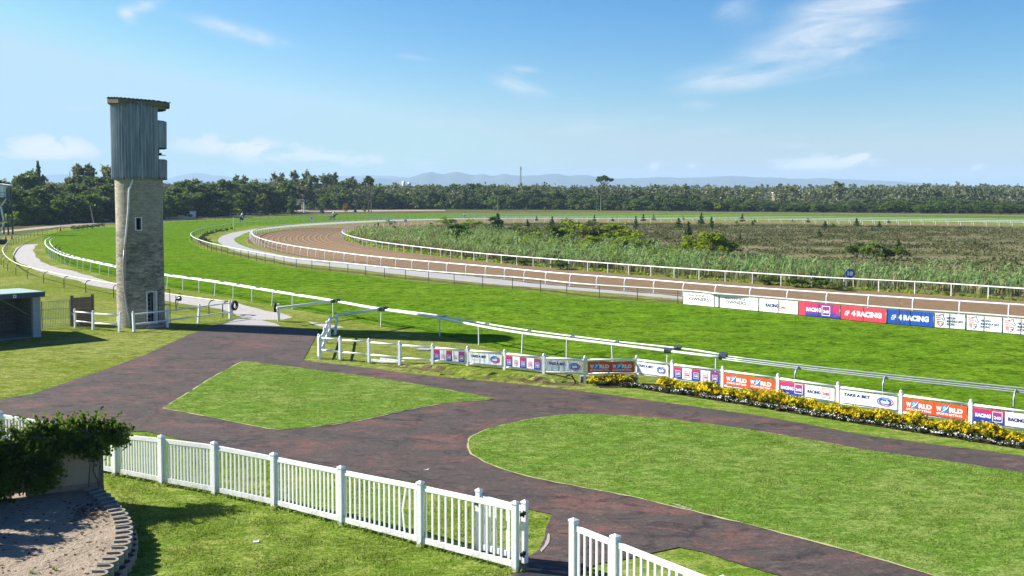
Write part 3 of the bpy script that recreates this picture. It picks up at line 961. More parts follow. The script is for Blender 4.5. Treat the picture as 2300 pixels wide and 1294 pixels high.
for k_ in ('ban_white', 'ban_orange', 'ban_red', 'ban_blue'):
    t_ = NT(M[k_].node_tree); c_ = t_.coord()
    t_.put(M[k_].node_tree.nodes['Principled BSDF'].inputs['Normal'], t_.bump(t_.noise(t_.mapping(c_, rot=(0, 0, R(25)), scale=(2.2, .7, 1)), 2.5, 3, .5, .6), .5, .05))
def gradmat():
    m, t, b = mat('printed_sunset_banner_vinyl', (.2, .05, .2), .5, .3)
    c = t.coord()
    sx = t.node('ShaderNodeSeparateXYZ'); t.l.new(c, sx.inputs[0])
    n = t.noise(c, 2.2, 3, .6, .5)
    f = t.math('ADD', t.math('MULTIPLY', sx.outputs[1], 1.3), t.math('MULTIPLY', n, .55))
    f2 = t.math('FRACT', t.math('ADD', t.math('MULTIPLY', sx.outputs[0], .33), t.math('MULTIPLY', n, .3)))
    col = t.mix(t.sstep(f, .35, .95), (.012, .05, .34), (.62, .03, .10))
    col = t.mix(t.math('MULTIPLY', t.sstep(f2, .35, .75), .6), col, (.03, .04, .26))
    t.put(b.inputs['Base Color'], col)
    return m
M['ban_grad'] = gradmat()

def banner(p0, p1, z0, z1, m, label, group, name='banner', front=.07, thick=.008):
    """flat vinyl sheet hung between two ground points; returns the object, width and height"""
    p0, p1 = Vector((p0.x, p0.y, 0)), Vector((p1.x, p1.y, 0))
    x = (p1 - p0).normalized(); n = Vector((x.y, -x.x, 0))
    w, h = (p1 - p0).length, z1 - z0
    mb = MB(); mb.obox((w / 2, h / 2, -thick / 2), (w, 0, 0), (0, h, 0), (0, 0, thick))
    o = link(name, mb.mesh(name), m=m)
    Mx = Matrix((x, Vector((0, 0, 1)), n)).transposed().to_4x4()
    o.matrix_world = Matrix.Translation(p0 + n * front + Vector((0, 0, z0))) @ Mx
    tag(o, label, 'banner', group)
    return o, w, h

def art_tab(o, w, h):
    Flat().text('TAKE A BET', .07 * w, .56 * h, .46 * w, .24 * h, .05).put('lettering', I['navy'], o, .004)
    Flat().text('www.tabracing.com', .10 * w, .28 * h, .38 * w, .12 * h, .0).put('web_address', I['grey'], o, .004)
    lx, lw = .66 * w, .27 * w
    lh = .62 * h; ly = .19 * h
    Flat().arc(lx + lw / 2, ly + lh / 2, lw / 2, lh / 2, 60, 235, .035).put('logo_arc', I['blue'], o, .004)
    Flat().arc(lx + lw / 2, ly + lh / 2, lw / 2, lh / 2, -125, 55, .035).put('logo_arc', I['red'], o, .004)
    Flat().pill(lx + .10 * lw, ly + .15 * lh, lw * .80, lh * .70).put('logo_badge', I['blue'], o, .005)
    Flat().text('tab', lx + .20 * lw, ly + .28 * lh, lw * .56, lh * .46, .045, .06).put('logo_lettering', I['white'], o, .008)

def art_world(o, w, h):
    for x in (.05, .53):
        X = x * w; W = .41 * w
        Flat().text('W', X, .38 * h, .20 * W, .36 * h, .06).text('RLD', X + .49 * W, .38 * h, .51 * W, .36 * h, .06).text('SPORTS BETTING', X + .01 * W, .13 * h, .97 * W, .16 * h, .035).put('lettering', I['white'], o, .004)
        Flat().ellipse(X + .34 * W, .57 * h, .135 * W, .29 * h).put('globe', I['globe'], o, .005)
        Flat().ellipse(X + .32 * W, .64 * h, .07 * W, .15 * h).put('globe_highlight', I['globelight'], o, .008)
        Flat().line([(X + .20 * W, .36 * h), (X + .30 * W, .47 * h), (X + .40 * W, .64 * h), (X + .49 * W, .90 * h)], .045, True).put('swoosh', I['white'], o, .011)

def sq240(o, x, y, s, red, full=True):
    c = I['red'] if red else I['white']
    Flat().frame(x, y, s, s * 1.1, s * .06).text('240', x + .14 * s, y + .28 * s, .72 * s, .34 * s, .035).put('number_frame', c, o, .006)
    if full:
        Flat().text('RACING', x + .16 * s, y + .70 * s, .68 * s, .16 * s, .02).put('lettering', I['navy'] if red else I['white'], o, .006)

def art_strip(o, w, h):
    for k in range(5):
        x = w * (k / 5 + .0)
        if k % 2 == 0:
            Flat().rect(x + .01, .0, w / 5 - .02, h).put('printed_panel', M['ban_grad'], o, .003)
            sq240(o, x + w * .045, .16 * h, w * .11, False)
        else:
            sq240(o, x + w * .045, .16 * h, w * .11, True)

def art_double(o, w, h):
    Flat().rect(0, 0, w * .47, h).put('printed_panel', M['ban_grad'], o, .003)
    Flat().text('RACING', .03 * w, .36 * h, .235 * w, .28 * h, .055).put('lettering', I['white'], o, .006)
    sq240(o, .285 * w, .15 * h, .15 * w, False, False)
    Flat().text('RACING', .52 * w, .36 * h, .235 * w, .27 * h, .045).put('lettering', I['navy'], o, .006)
    sq240(o, .775 * w, .15 * h, .15 * w, True, False)

BG = 'banners tied to the white fence beside the flower bed'
bays = [(art_strip, 'ban_white', 'racing banner of five small red, blue and white squares, leftmost banner on the fence'),
        (art_tab, 'ban_white', 'white betting banner with blue lettering between the two left strips of small squares'),
        (art_strip, 'ban_white', 'racing banner of small squares between two white betting banners'),
        (art_tab, 'ban_white', 'white betting banner just left of the dark red shaded banner'),
        (art_world, 'ban_orange', 'dark red shaded globe banner on the fence bay that turns away from the sun'),
        (art_tab, 'ban_white', 'slack half-shaded white betting banner just right of the dark red banner'),
        (art_strip, 'ban_white', 'racing banner of small squares above the start of the yellow shrubs'),
        (art_world, 'ban_orange', 'sunlit orange globe banner right of the strip of small squares'),
        (art_double, 'ban_white', 'racing banner half blue and half white in full above the yellow shrubs'),
        (art_tab, 'ban_white', 'white betting banner above yellow shrubs between racing and orange banners'),
        (art_world, 'ban_orange', 'sunlit orange globe banner nearest the right edge, left of the last banner'),
        (art_double, 'ban_white', 'racing banner partly hidden by leaves at the right edge of the photo')]
for k, (fn, m, lab) in enumerate(bays):
    a, b = bpts[4 + k], bpts[5 + k]
    d = (b - a).normalized()
    inset = .10 if k != 5 else .02
    o, w, h = banner(a + d * inset, b - d * (.10 if k != 5 else .14), .475, .925, M[m], lab, BG, front=.075)
    fn(o, w, h)
    tie = Flat()
    for i in range(6):
        tie.rect(w * (i + .5) / 6, h, .012, .07).rect(w * (i + .5) / 6, -.07, .012, .07)
    tie.put('cable_tie', I['grey'], o, -.004)

# banners along the inner rail of the turf
def horse_lines(o, x, y, s, c1, c2):
    Flat().line([(x, y + .1 * s), (x + .3 * s, y + .42 * s), (x + .55 * s, y + .75 * s), (x + .72 * s, y + .95 * s), (x + .78 * s, y + .78 * s), (x + 1.0 * s, y + .5 * s), (x + .96 * s, y + .38 * s), (x + .78 * s, y + .46 * s), (x + .66 * s, y + .3 * s), (x + .72 * s, y)], .03 * s + .012)\
        .line([(x + .12 * s, y + .38 * s), (x + .3 * s, y + .6 * s), (x + .52 * s, y + .8 * s)], .05 * s, True).line([(x - .15 * s, y + .25 * s), (x + .1 * s, y + .3 * s), (x + .4 * s, y + .55 * s)], .05 * s, True).put('horse_emblem', c1, o, .006)

def art_owners(o, w, h):
    for X in (0.03, .52):
        Flat().text('RACEHORSE', (X + .06) * w, .70 * h, .26 * w, .17 * h, .0).text('OWNERS', (X + .06) * w, .36 * h, .27 * w, .27 * h, .01).put('lettering', I['black'], o, .006)
        Flat().text('ASSOCIATION', (X + .06) * w, .12 * h, .26 * w, .10 * h, .0).put('small_lettering', I['grey'], o, .006)
        horse_lines(o, (X + .33) * w, .08 * h, .75 * h, I['grey'], None)
def art_r240w(o, w, h):
    Flat().text('RACING', .18 * w, .38 * h, .34 * w, .28 * h, .05).put('lettering', I['navy'], o, .006)
    sq240(o, .53 * w, .16 * h, .60 * h, True, False)
def art_r240g(o, w, h):
    Flat().rect(0, 0, .17 * w, h).put('printed_panel', M['ban_red'], o, .003)
    Flat().text('RACING', .20 * w, .34 * h, .36 * w, .30 * h, .055).put('lettering', I['white'], o, .006)
    sq240(o, .58 * w, .12 * h, .66 * h, False, False)
def art_4r(o, w, h):
    x, y, s = .10 * w, .30 * h, .36 * h
    Flat().frame(x, y, s * .45, s * .45, .03).rect(x + .55 * s, y, .12 * s, s).rect(x + .55 * s, y + .44 * s, .4 * s, .12 * s).frame(x + .5 * s, y + .56 * s, s * .45, s * .44, .03)\
        .poly([(x, y + .62 * s), (x + .42 * s, y + s), (x + .42 * s, y + .62 * s)]).put('logo', I['white'], o, .006)
    Flat().text('4', .25 * w, .30 * h, .09 * w, .40 * h, .06).text('RACING', .37 * w, .30 * h, .54 * w, .40 * h, .065).put('lettering', I['white'], o, .006)
def art_bay(o, w, h, n=1):
    for k in range(n):
        X = k * w / n; W = w / n
        e = Flat()
        for i in range(4): e.rect(X + .06 * W + .012 * i * W, h * (.78 - .13 * i), .15 * W, .05 * h)
        e.put('emblem_stripes', I['red'], o, .006)
        Flat().poly([(X + .08 * W, .38 * h), (X + .17 * W, .38 * h), (X + .19 * W, .10 * h), (X + .12 * W, .2 * h)]).put('emblem_shield', I['pink'], o, .006)
        Flat().line([(X + .16 * W, .86 * h), (X + .25 * W, .90 * h), (X + .30 * W, .95 * h), (X + .31 * W, .78 * h), (X + .36 * W, .58 * h), (X + .33 * W, .52 * h), (X + .28 * W, .60 * h), (X + .25 * W, .70 * h)], .03).line([(X + .22 * W, .40 * h), (X + .31 * W, .40 * h), (X + .29 * W, .22 * h), (X + .21 * W, .08 * h)], .03).rect(X + .23 * W, .25 * h, .06 * W, .04 * h).put('horse_emblem', I['navy'], o, .009)
        Flat().text('NELSON', X + .42 * W, .62 * h, .27 * W, .15 * h, .02).text('MANDELA BAY', X + .42 * W, .41 * h, .52 * W, .15 * h, .02).text('RACING', X + .42 * W, .20 * h, .26 * W, .15 * h, .02).put('lettering', I['navy'], o, .006)
FG = 'banners along the inner rail of the turf'
far = [(1535, 1704, art_owners, 'ban_white', 'white owners banner with grey horse drawings, leftmost banner on the inner rail'),
       (1705.5, 1793, art_r240w, 'ban_white', 'white banner with a red number square beside the owners banner'),
       (1794.5, 1887, art_r240g, 'ban_grad', 'blue and red printed racing banner left of the plain crimson one'),
       (1889, 1991, art_4r, 'ban_red', 'plain crimson racing banner with white lettering on the inner rail'),
       (1992.5, 2097, art_4r, 'ban_blue', 'plain royal blue racing banner right of the crimson one'),
       (2098.5, 2168, art_bay, 'ban_white', 'white banner with horse shield emblem next to the royal blue banner'),
       (2170.5, 2251, art_bay, 'ban_white', 'white horse shield banner, second to the right of the blue banner'),
       (2252.5, 2335, art_bay, 'ban_white', 'white horse shield banner cut off by the right edge of the photo')]
for x0, x1, fn, m, lab in far:
    a, b = at_px(B, x0), at_px(B, x1)
    o, w, h = banner(a, b, .05, .90, M[m], lab, FG, front=.06)
    fn(o, w, h)
    for u in (.0, .5):
        mb = MB(); mb.box((w * u + .01, h / 2, .012), (.02, h, .012)); link('seam', mb.mesh('seam'), o, m=M['post_dark'])


# ------------------------------------------------------------------ white picket fence in the foreground
def picket_run(root, a, b, ha, hb, npk, broken=None, gap=None, bent=None, drop=.10, merged=False):
    """one bay: panel (the two rails) with a child for every picket"""
    d = (b - a); L = d.length; x = d.normalized(); y = Vector((-x.y, x.x, 0))
    h = (ha + hb) / 2
    up = Vector((0, 0, 1))
    panel = link('panel', None, root, (a + b) / 2 - root.location)
    mb = MB()
    za, zb = ha - drop, hb - drop
    mb.obox((a + b) / 2 + up * ((za + zb) / 2 - .055), x * (L - .12) + up * (zb - za), y * .05, up * .11)
    part('top_rail', mb, M['vinyl'], panel)
    mb = MB()
    mb.obox((a + b) / 2 + up * .15, x * (L - .12), y * .05, up * .13)
    part('bottom_rail', mb, M['vinyl'], panel)
    pk = None
    allp = MB()
    for i in range(npk):
        if gap is not None and i == gap: continue
        u = .075 + (L - .15) * (i + .5) / npk
        p = a + x * u
        zt = za + (zb - za) * u / L - .11
        q = MB()
        w = .045
        if bent is not None and i == bent:
            mid = (zt + .21) / 2
            q.obox(p + up * (.21 + (mid - .21) / 2) - x * .03, x * w, y * .03, up * (mid - .21) - x * .06)
            q.obox(p + up * ((mid + zt) / 2) - x * .01, x * w, y * .03, up * (zt - mid) + x * .10)
        else:
            q.obox(p + up * ((zt + .215) / 2), x * w, y * .03, up * (zt - .215))
        if merged: allp.add(q.v, q.f)
        else: part('picket', q, M['vinyl'], panel, origin=p)
    if merged: part('picket', allp, M['vinyl'], panel)
    return panel

def vpost(root, p, h, w=.125, x=Vector((1, 0, 0)), z0=0.0):
    y = Vector((-x.y, x.x, 0))
    mb = MB(); up = Vector((0, 0, 1))
    mb.obox(p + up * (z0 + (h - z0 - .06) / 2), x * w, y * w, up * (h - z0 - .06))
    q = part('post', mb, M['vinyl'], root, origin=p)
    c = MB(); k = w / 2 + .012
    A_ = [p + x * sx * k + y * sy * k for sx, sy in ((-1, -1), (1, -1), (1, 1), (-1, 1))]
    c.v = [v + up * (h - .06) for v in A_] + [v + up * (h - .025) for v in A_] + [p + up * (h + .015)]
    c.f = [(3, 2, 1, 0)] + [(i, (i + 1) % 4, (i + 1) % 4 + 4, i + 4) for i in range(4)] + [(4 + i, 4 + (i + 1) % 4, 8) for i in range(4)]
    part('cap', c, M['vinyl'], q)
    return q

pk_px = [(259.5, 966, 1068), (363.8, 977, 1088.5), (482.5, 991.5, 1111), (615.5, 1016.5, 1140), (766.5, 1046, 1179), (944.3, 1080, 1226.3), (1157, 1125, 1283)]
pp, ph = [], []
for x, t, b in pk_px:
    p = G(x, b); pp.append(p)
    ph.append(AT(x, t, p.y).z)
root = thing('picket_fence', 'long white picket fence with one bent picket across the foreground lawn', 'fence', tuple(pp[0]), 'white picket fences in the foreground')
x0 = (pp[-1] - pp[0]).normalized()
for p, h in zip(pp, ph): vpost(root, p, h, x=x0)
cnt = [16, 15, 13, 16, 15, 13]
for k in range(6):
    picket_run(root, pp[k], pp[k + 1], ph[k], ph[k + 1], cnt[k], gap=12 if k == 2 else None, bent=12 if k == 4 else None)
# the part of the fence that runs on behind the climbing shrub
dd = (pp[0] - pp[1]).normalized() * 2.55
q0 = pp[0]
for k in range(3):
    q1 = q0 + dd
    vpost(root, q1, 1.30, x=x0)
    picket_run(root, q1, q0, 1.30, 1.30, 16, merged=True)
    q0 = q1

# gate folded back behind the fence
gp1 = G(1173, 1280); gp0 = G(1078, 1252)
gp1 = G(1172.5, 1283.0) + Vector((.06, .22, 0)); gh1 = AT(1172, 1123, gp1.y).z
gx = (pp[-1] - pp[-2]).normalized()
gp0 = gp1 - gx * 1.22
gate = thing('picket_gate', 'white picket gate leaf folded open behind the end of the fence', 'gate', tuple(gp1))
vpost(gate, gp1, gh1, .11, gx, .10)
vpost(gate, gp0, AT(1078, 1097, gp0.y).z, .11, gx, .10)
picket_run(gate, gp0 + Vector((0, 0, .06)), gp1 + Vector((0, 0, .06)), AT(1078, 1097, gp0.y).z - .10, gh1 - .10, 7)
for z in (.34, 1.20):
    mb = MB(); c = (gp1 + pp[-1]) / 2 + gx * .075 + Vector((0, 0, z))
    mb.obox(c, gx * .05, Vector((-gx.y, gx.x, 0)) * .16, (0, 0, .07)).cyl(c + Vector((0, 0, -.07)) + gx * .02, c + Vector((0, 0, .07)) + gx * .02, .022, n=8)
    part('hinge', mb, M['black'], gate)
mb = MB(); mb.box(gp0 + Vector((-.02, 0, 1.16)), (.10, .16, .05), math.atan2(gx.y, gx.x)); part('latch', mb, M['black'], gate)

rp0 = G(1288.5, 1164, 1.47); rp1 = G(1382, 1200, 1.47); rp0.z = rp1.z = 0
rx = (rp1 - rp0).normalized()
rp2 = rp1 + rx * 2.62; rp3 = rp2 + rx * 2.62
root = thing('picket_fence', 'white picket fence starting at the right side of the gate opening', 'fence', tuple(rp0), 'white picket fences in the foreground')
for p in (rp0, rp1, rp2, rp3): vpost(root, p, 1.47, .135, rx)
picket_run(root, rp0, rp1, 1.44, 1.44, 6)
picket_run(root, rp1, rp2, 1.44, 1.44, 14)
picket_run(root, rp2, rp3, 1.44, 1.44, 14)
# rubber mat in the gate opening
mt = [G(1175, 1266), G(1292, 1268), G(1292, 1310), G(1150, 1310)]
o = sheet('rubber_mat', mt, .034, M['rubber'], kind='thing', step=.2, skirt=.012)
del o['kind']
tag(o, 'black rubber mat lying in the picket gate opening', 'mat')

# rails and slabs lying on the grass
def lying(name, label, cat, a, b, w, h, m, group=None):
    mb = MB(); mb.beam(a + Vector((0, 0, h / 2)), b + Vector((0, 0, h / 2)), w, h)
    o = part(name, mb, m, None, origin=a); tag(o, label, cat, group)
lying('loose_rail', 'white spare rail lying on the grass behind the fence', 'rail', G(836, 811), G(990, 830), .13, .09, M['white_worn'])
lying('loose_rail', 'shorter white spare rail lying beside the longer one', 'rail', G(855, 808), G(915, 815.5), .10, .08, M['white_worn'])
lying('concrete_slab', 'pale concrete slab set in the grass behind the left plain fence bay', 'slab', G(938, 785.5), G(968, 787), .55, .06, M['concrete'])
lying('concrete_slab', 'narrow pale concrete block beside a banner fence post', 'slab', G(1122, 849), G(1157, 853.5), .18, .09, M['concrete'])
lying('concrete_slab', 'low broken concrete block at the left end of the flower bed', 'slab', G(1303, 858), G(1322, 858), .25, .26, M['concrete'])
# litter
for px, lab, m, s in [((575, 1218), 'crumpled white and blue wrapper on the near lawn', M['vinyl'], (.13, .08)), ((957, 1060), 'flat white scrap lying on the red path', M['vinyl'], (.14, .02))]:
    p = G(*px) + Vector((0, 0, .05 if px[1] != 1218 else .0))
    mb = MB()
    mb.add([p + Vector((-s[0] / 2, -s[1] / 2, .01)), p + Vector((s[0] / 2, -s[1] / 2, .02)), p + Vector((s[0] / 2, s[1] / 2, .05)), p + Vector((0, s[1] * .3, .02)), p + Vector((-s[0] / 2, s[1] / 2, .04))], [(0, 1, 3), (1, 2, 3), (0, 3, 4)])
    tag(part('litter', mb, m, None, origin=p), lab, 'litter')
# ------------------------------------------------------------------ brick tower
def brick_mat():
    m, t, b = mat('pale_face_brick', (.3, .27, .2), .9, .15)
    uv = t.coord('UV')
    br = t.node('ShaderNodeTexBrick')
    t.put(br.inputs['Vector'], uv)
    br.inputs['Scale'].default_value = 1
    br.inputs['Brick Width'].default_value = .235
    br.inputs['Row Height'].default_value = .082
    br.inputs['Mortar Size'].default_value = .011
    br.inputs['Mortar Smooth'].default_value = .2
    br.inputs['Bias'].default_value = -.1
    br.inputs['Color1'].default_value = (.51, .462, .367, 1)
    br.inputs['Color2'].default_value = (.36, .325, .25, 1)
    br.inputs['Mortar'].default_value = (.21, .20, .175, 1)
    n = t.noise(t.mapping(uv, scale=(.5, 1.3, 1)), 1.6, 6, .7, .4)
    st = t.noise(t.mapping(uv, scale=(1, 3, 1)), 2.3, 5, .7, .8)
    sx = t.node('ShaderNodeSeparateXYZ'); t.l.new(uv, sx.inputs[0])
    low = t.math('MULTIPLY', t.sstep(sx.outputs[1], 6.8, 4.6), t.sstep(sx.outputs[1], .4, 2.0))
    f = t.math('MULTIPLY', t.sstep(t.math('ADD', t.math('MULTIPLY', n, .5), t.math('MULTIPLY', st, .5)), .40, .60), t.math('ADD', t.math('MULTIPLY', low, .60), .22))
    col = t.mix(f, br.outputs[0], (.095, .088, .072))
    t.put(b.inputs['Base Color'], col)
    t.put(b.inputs['Normal'], t.bump(t.math('SUBTRACT', t.noise(uv, 30, 3, .6), br.outputs['Fac']), .8, .02))
    return m
M['brick'] = brick_mat()
def corr_mat():
    m, t, b = mat('blue_grey_corrugated_iron', (.15, .19, .22), .5, .4, .25)
    c = t.coord()
    n = t.noise(t.mapping(c, scale=(3, 3, .25)), 1.6, 6, .65)
    n2 = t.noise(t.mapping(c, scale=(1, 1, .6)), 6, 4, .7)
    col = t.mix(t.sstep(n, .4, .65), (.19, .235, .285), (.34, .385, .44))
    sx = t.node('ShaderNodeSeparateXYZ'); t.l.new(c, sx.inputs[0])
    edge = t.math('ADD', t.sstep(sx.outputs[2], 12.8, 13.15), t.sstep(sx.outputs[2], 8.95, 8.72))
    col = t.mix(t.math('MULTIPLY', t.math('MULTIPLY', edge, t.sstep(n2, .42, .6)), .9), col, (.11, .045, .025))
    t.put(b.inputs['Base Color'], col)
    return m
M['corr'] = corr_mat()

base = G(317.5, 737)
dirn = Vector((base.x, base.y, 0)).normalized()
TR = 1.34
TC = base + dirn * TR
tower = thing('watch_tower', 'tall round brick tower with blue corrugated iron lookout cabin on top', 'tower', tuple(TC))
def on_cyl(px, py, r):
    d = ray(px, py); o = Vector((0, 0, CH))
    a = d.x ** 2 + d.y ** 2
    ox, oy = o.x - TC.x, o.y - TC.y
    b_ = ox * d.x + oy * d.y
    c_ = ox * ox + oy * oy - r * r
    disc = b_ * b_ - a * c_
    if disc < 0: return None
    t = (-b_ - math.sqrt(disc)) / a
    return o + d * t
def angz(px, py, r=TR):
    p = on_cyl(px, py, r); return math.atan2(p.y - TC.y, p.x - TC.x), p.z
wa0, wz1 = angz(303, 487.5); wa1, wz0 = angz(319.5, 518)
da0, dz1 = angz(328, 655); da1, dz0 = angz(353, 726)
ZT = 8.9
def wall_mesh(r, inner=False):
    angs = sorted(set([round(-math.pi + 2 * math.pi * i / 72, 4) for i in range(72)] + [round(a, 4) for a in (wa0, wa1, da0, da1)]))
    zs = sorted(set([0, ZT, wz0, wz1, dz0, dz1] + [i * .8 for i in range(1, 11)]))
    me = bpy.data.meshes.new('brick_shaft')
    vs, fs, uvs = [], [], []
    na = len(angs)
    bul = lambda a, z: r + (.012 * math.sin(2 * a + z * .7) * min(1, z / 2) if not inner else 0) + (.06 * max(0, 1 - z / .8) if not inner else 0)
    for z in zs:
        for a in angs:
            q = bul(a, z); vs.append((q * math.cos(a), q * math.sin(a), z))
    for i in range(len(zs) - 1):
        for k in range(na):
            a0 = angs[k]; a1 = angs[(k + 1) % na]; a1 = a1 if k + 1 < na else a1 + 2 * math.pi
            ac, zc = (a0 + a1) / 2, (zs[i] + zs[i + 1]) / 2
            if wa0 < ac < wa1 and wz0 < zc < wz1: continue
            if da0 < ac < da1 and dz0 < zc < dz1: continue
            b_ = (k + 1) % na
            f = (i * na + k, i * na + b_, (i + 1) * na + b_, (i + 1) * na + k)
            fs.append(f[::-1] if inner else f)
            u = [(a0 * r, zs[i]), (a1 * r, zs[i]), (a1 * r, zs[i + 1]), (a0 * r, zs[i + 1])]
            uvs += u[::-1] if inner else u
    me.from_pydata(vs, [], fs)
    ul = me.uv_layers.new(name='UVMap')
    ul.data.foreach_set('uv', [c for p in uvs for c in p])
    return me
o = link('brick_shaft', wall_mesh(TR), tower, m=M['brick'], smooth=True)
o = link('shaft_lining', wall_mesh(TR - .24, True), tower, m=M['concrete'], smooth=True)
mb = MB(); mb.lathe([(TR - .22, ZT - .02), (0, ZT - .02)], TC, 24); part('shaft_cap', mb, M['concrete'], tower)

def jamb(name, a0, a1, z0, z1, m, w=.07, sill=False):
    mb = MB()
    P = lambda a, r: TC + Vector((math.cos(a) * r, math.sin(a) * r, 0))
    r0, r1 = TR + .055, TR - .26
    for a, s in ((a0, 1), (a1, -1)):
        b = a + s * w / TR
        mb.prism([P(a, r0), P(b, r0), P(b, r1), P(a, r1)][::s], z0, z1)
    for za, zb in ((z1 - w, z1), (z0, z0 + w * .8)):
        n = 4
        ring = [P(a0 + (a1 - a0) * i / n, r0 + .003) for i in range(n + 1)] + [P(a1 - (a1 - a0) * i / n, r1 - .003) for i in range(n + 1)]
        mb.prism(ring, za, zb)
    return part(name, mb, m, tower)
jamb('window_frame', wa0, wa1, wz0, wz1, M['white_worn'], .06)
jamb('door_frame', da0, da1, dz0, dz1, M['white_worn'], .065)
# half-open shutter inside the window, ladder inside the door
P = lambda a, r: TC + Vector((math.cos(a) * r, math.sin(a) * r, 0))
mb = MB(); wm = wa0 + (wa1 - wa0) * .62
mb.prism([P(wm, TR - .30), P(wa1, TR - .22), P(wa1, TR - .25), P(wm, TR - .33)], wz0 + .06, wz1 - .06)
part('window_shutter', mb, M['timber'], tower)
mb = MB()
am = (da0 + da1) / 2
for z in [dz0 + .25 * i for i in range(1, 8)]:
    mb.beam(P(am - .25, .9) + Vector((0, 0, z)), P(am + .2, .9) + Vector((0, 0, z)), .04, .04)
for a in (am - .25, am + .2): mb.beam(P(a, .9) + Vector((0, 0, dz0)), P(a, .9) + Vector((0, 0, dz1)), .05, .05)
part('ladder', mb, M['galv'], tower)
# mesh security door swung open
hp = P(da1 + .03, TR + .05)
sd = Vector((.86, .5, 0)).normalized()
fr = MB()
for u in (0, .68): fr.beam(hp + sd * u + Vector((0, 0, dz0 - .08)), hp + sd * u + Vector((0, 0, dz1 + .06)), .035, .035)
for z in (dz0 - .06, (dz0 + dz1) / 2 + .1, dz1 + .04): fr.beam(hp + Vector((0, 0, z)), hp + sd * .68 + Vector((0, 0, z)), .035, .035)
for i in range(1, 9): fr.beam(hp + sd * .075 * i + Vector((0, 0, dz0)), hp + sd * .075 * i + Vector((0, 0, dz1)), .006, .006)
part('security_door', fr, M['post_dark'], tower)
mb = MB(); ring = [P(da0 - .06 + (da1 - da0 + .12) * i / 5, TR + .5) for i in range(6)] + [P(da1 + .06 - (da1 - da0 + .12) * i / 5, TR + .02) for i in range(6)]
mb.prism(ring, 0, .16); part('doorstep', mb, M['concrete'], tower)
# down pipe
pipe = [on_cyl(x, y, TR + .10) for x, y in ((298, 403), (297, 408), (290, 428), (288.5, 470), (284, 520), (279.5, 562), (277.5, 590), (277.5, 604), (279.5, 650), (285, 690), (291, 722), (292, 737))]
pipe = [p for p in pipe if p]
pipe[-1].z = .02
mb = MB(); mb.tube(pipe[:6], .055, 8); part('down_pipe', mb, M['white_worn'], tower, True)
mb = MB(); mb.tube(pipe[5:], .05, 8); part('down_pipe', mb, M['galv'], tower, True)
mb = MB(); mb.box(pipe[-1] + Vector((.0, -.03, .32)), (.12, .12, .42)); part('pipe_shoe', mb, M['galv'], tower)

# cabin
CC = TC + Vector((.03, 0, 0))
CR = 1.50
def corr_wall(a0, a1, z0, z1, ragged=0.0, r=CR):
    mb = MB()
    n = max(4, int((a1 - a0) / (2 * math.pi) * 50 * 8))
    rnd = random.Random(int(z0 * 100))
    zo = []
    for i in range(n + 1):
        a = a0 + (a1 - a0) * i / n
        rr = r + .05 * math.sin(a * 50)
        rg = rnd.uniform(0, ragged) if i % 4 == 0 else (zo[-1] if zo else 0)
        zo.append(rg)
        # walls lean outward slightly towards the top on the shaded side
        mb.v += [CC + Vector((math.cos(a) * rr, math.sin(a) * rr, z0 + .03 * math.sin(a * 50 + 1) - rg)), CC + Vector((math.cos(a) * rr * 1.012, math.sin(a) * rr * 1.012, z1))]
    for i in range(n): mb.f.append((2 * i, 2 * i + 2, 2 * i + 3, 2 * i + 1))
    return mb
oa = math.acos(.70)
VA = math.atan2(-dirn.x, dirn.y)      # the lookout opening faces the track
part('cabin_wall', corr_wall(VA + oa, VA + 2 * math.pi - oa, 8.78, 13.2, .05), M['corr'], tower, True)
for z0, z1 in ((8.70, 9.86), (10.55, 12.14), (12.84, 13.12)):
    part('lookout_panel', corr_wall(VA - oa - .02, VA + oa + .02, z0, z1, 0, CR + .02), M['corr'], tower, True)
    mb = MB(); n = 12
    for zz in ((z1,) if z1 < 13 else (z0,)):
        mb.tube([CC + Vector((math.cos(a) * CR, math.sin(a) * CR, zz)) for a in [(VA - oa + 2 * oa * i / n) for i in range(n + 1)]], .04, 5)
    part('lookout_trim', mb, M['timber'], tower)
mb = MB(); mb.lathe([(CR - .06, 8.82), (CR - .06, 8.92), (0, 8.92)], CC, 24); mb.lathe([(0, 8.80), (CR - .06, 8.80)], CC, 24); part('cabin_floor', mb, M['timber'], tower)
# posts at the edges of the opening
mb = MB()
for a in (VA + oa + .02, VA - oa - .02): mb.beam(CC + Vector((math.cos(a) * (CR - .06), math.sin(a) * (CR - .06), 8.9)), CC + Vector((math.cos(a) * (CR - .06), math.sin(a) * (CR - .06), 13.15)), .06, .06)
part('cabin_post', mb, M['timber'], tower)
# camera rig seen through the gap
cr = CC + Vector((math.cos(VA), math.sin(VA), 0)) * 1.1 + Vector((0, 0, 9.9))
mb = MB(); mb.beam(cr, cr + Vector((0, 0, .72)), .03, .03).box(cr + Vector((.02, 0, .32)), (.30, .14, .16)).beam(cr + Vector((.1, 0, .28)), cr + Vector((.42, 0, .24)), .04, .04).cyl(cr + Vector((0, 0, .42)), cr + Vector((0, 0, .6)), .05, n=8).beam(cr + Vector((-.05, 0, -.3)), cr, .04, .04)
part('lookout_camera', mb, M['black'], tower)
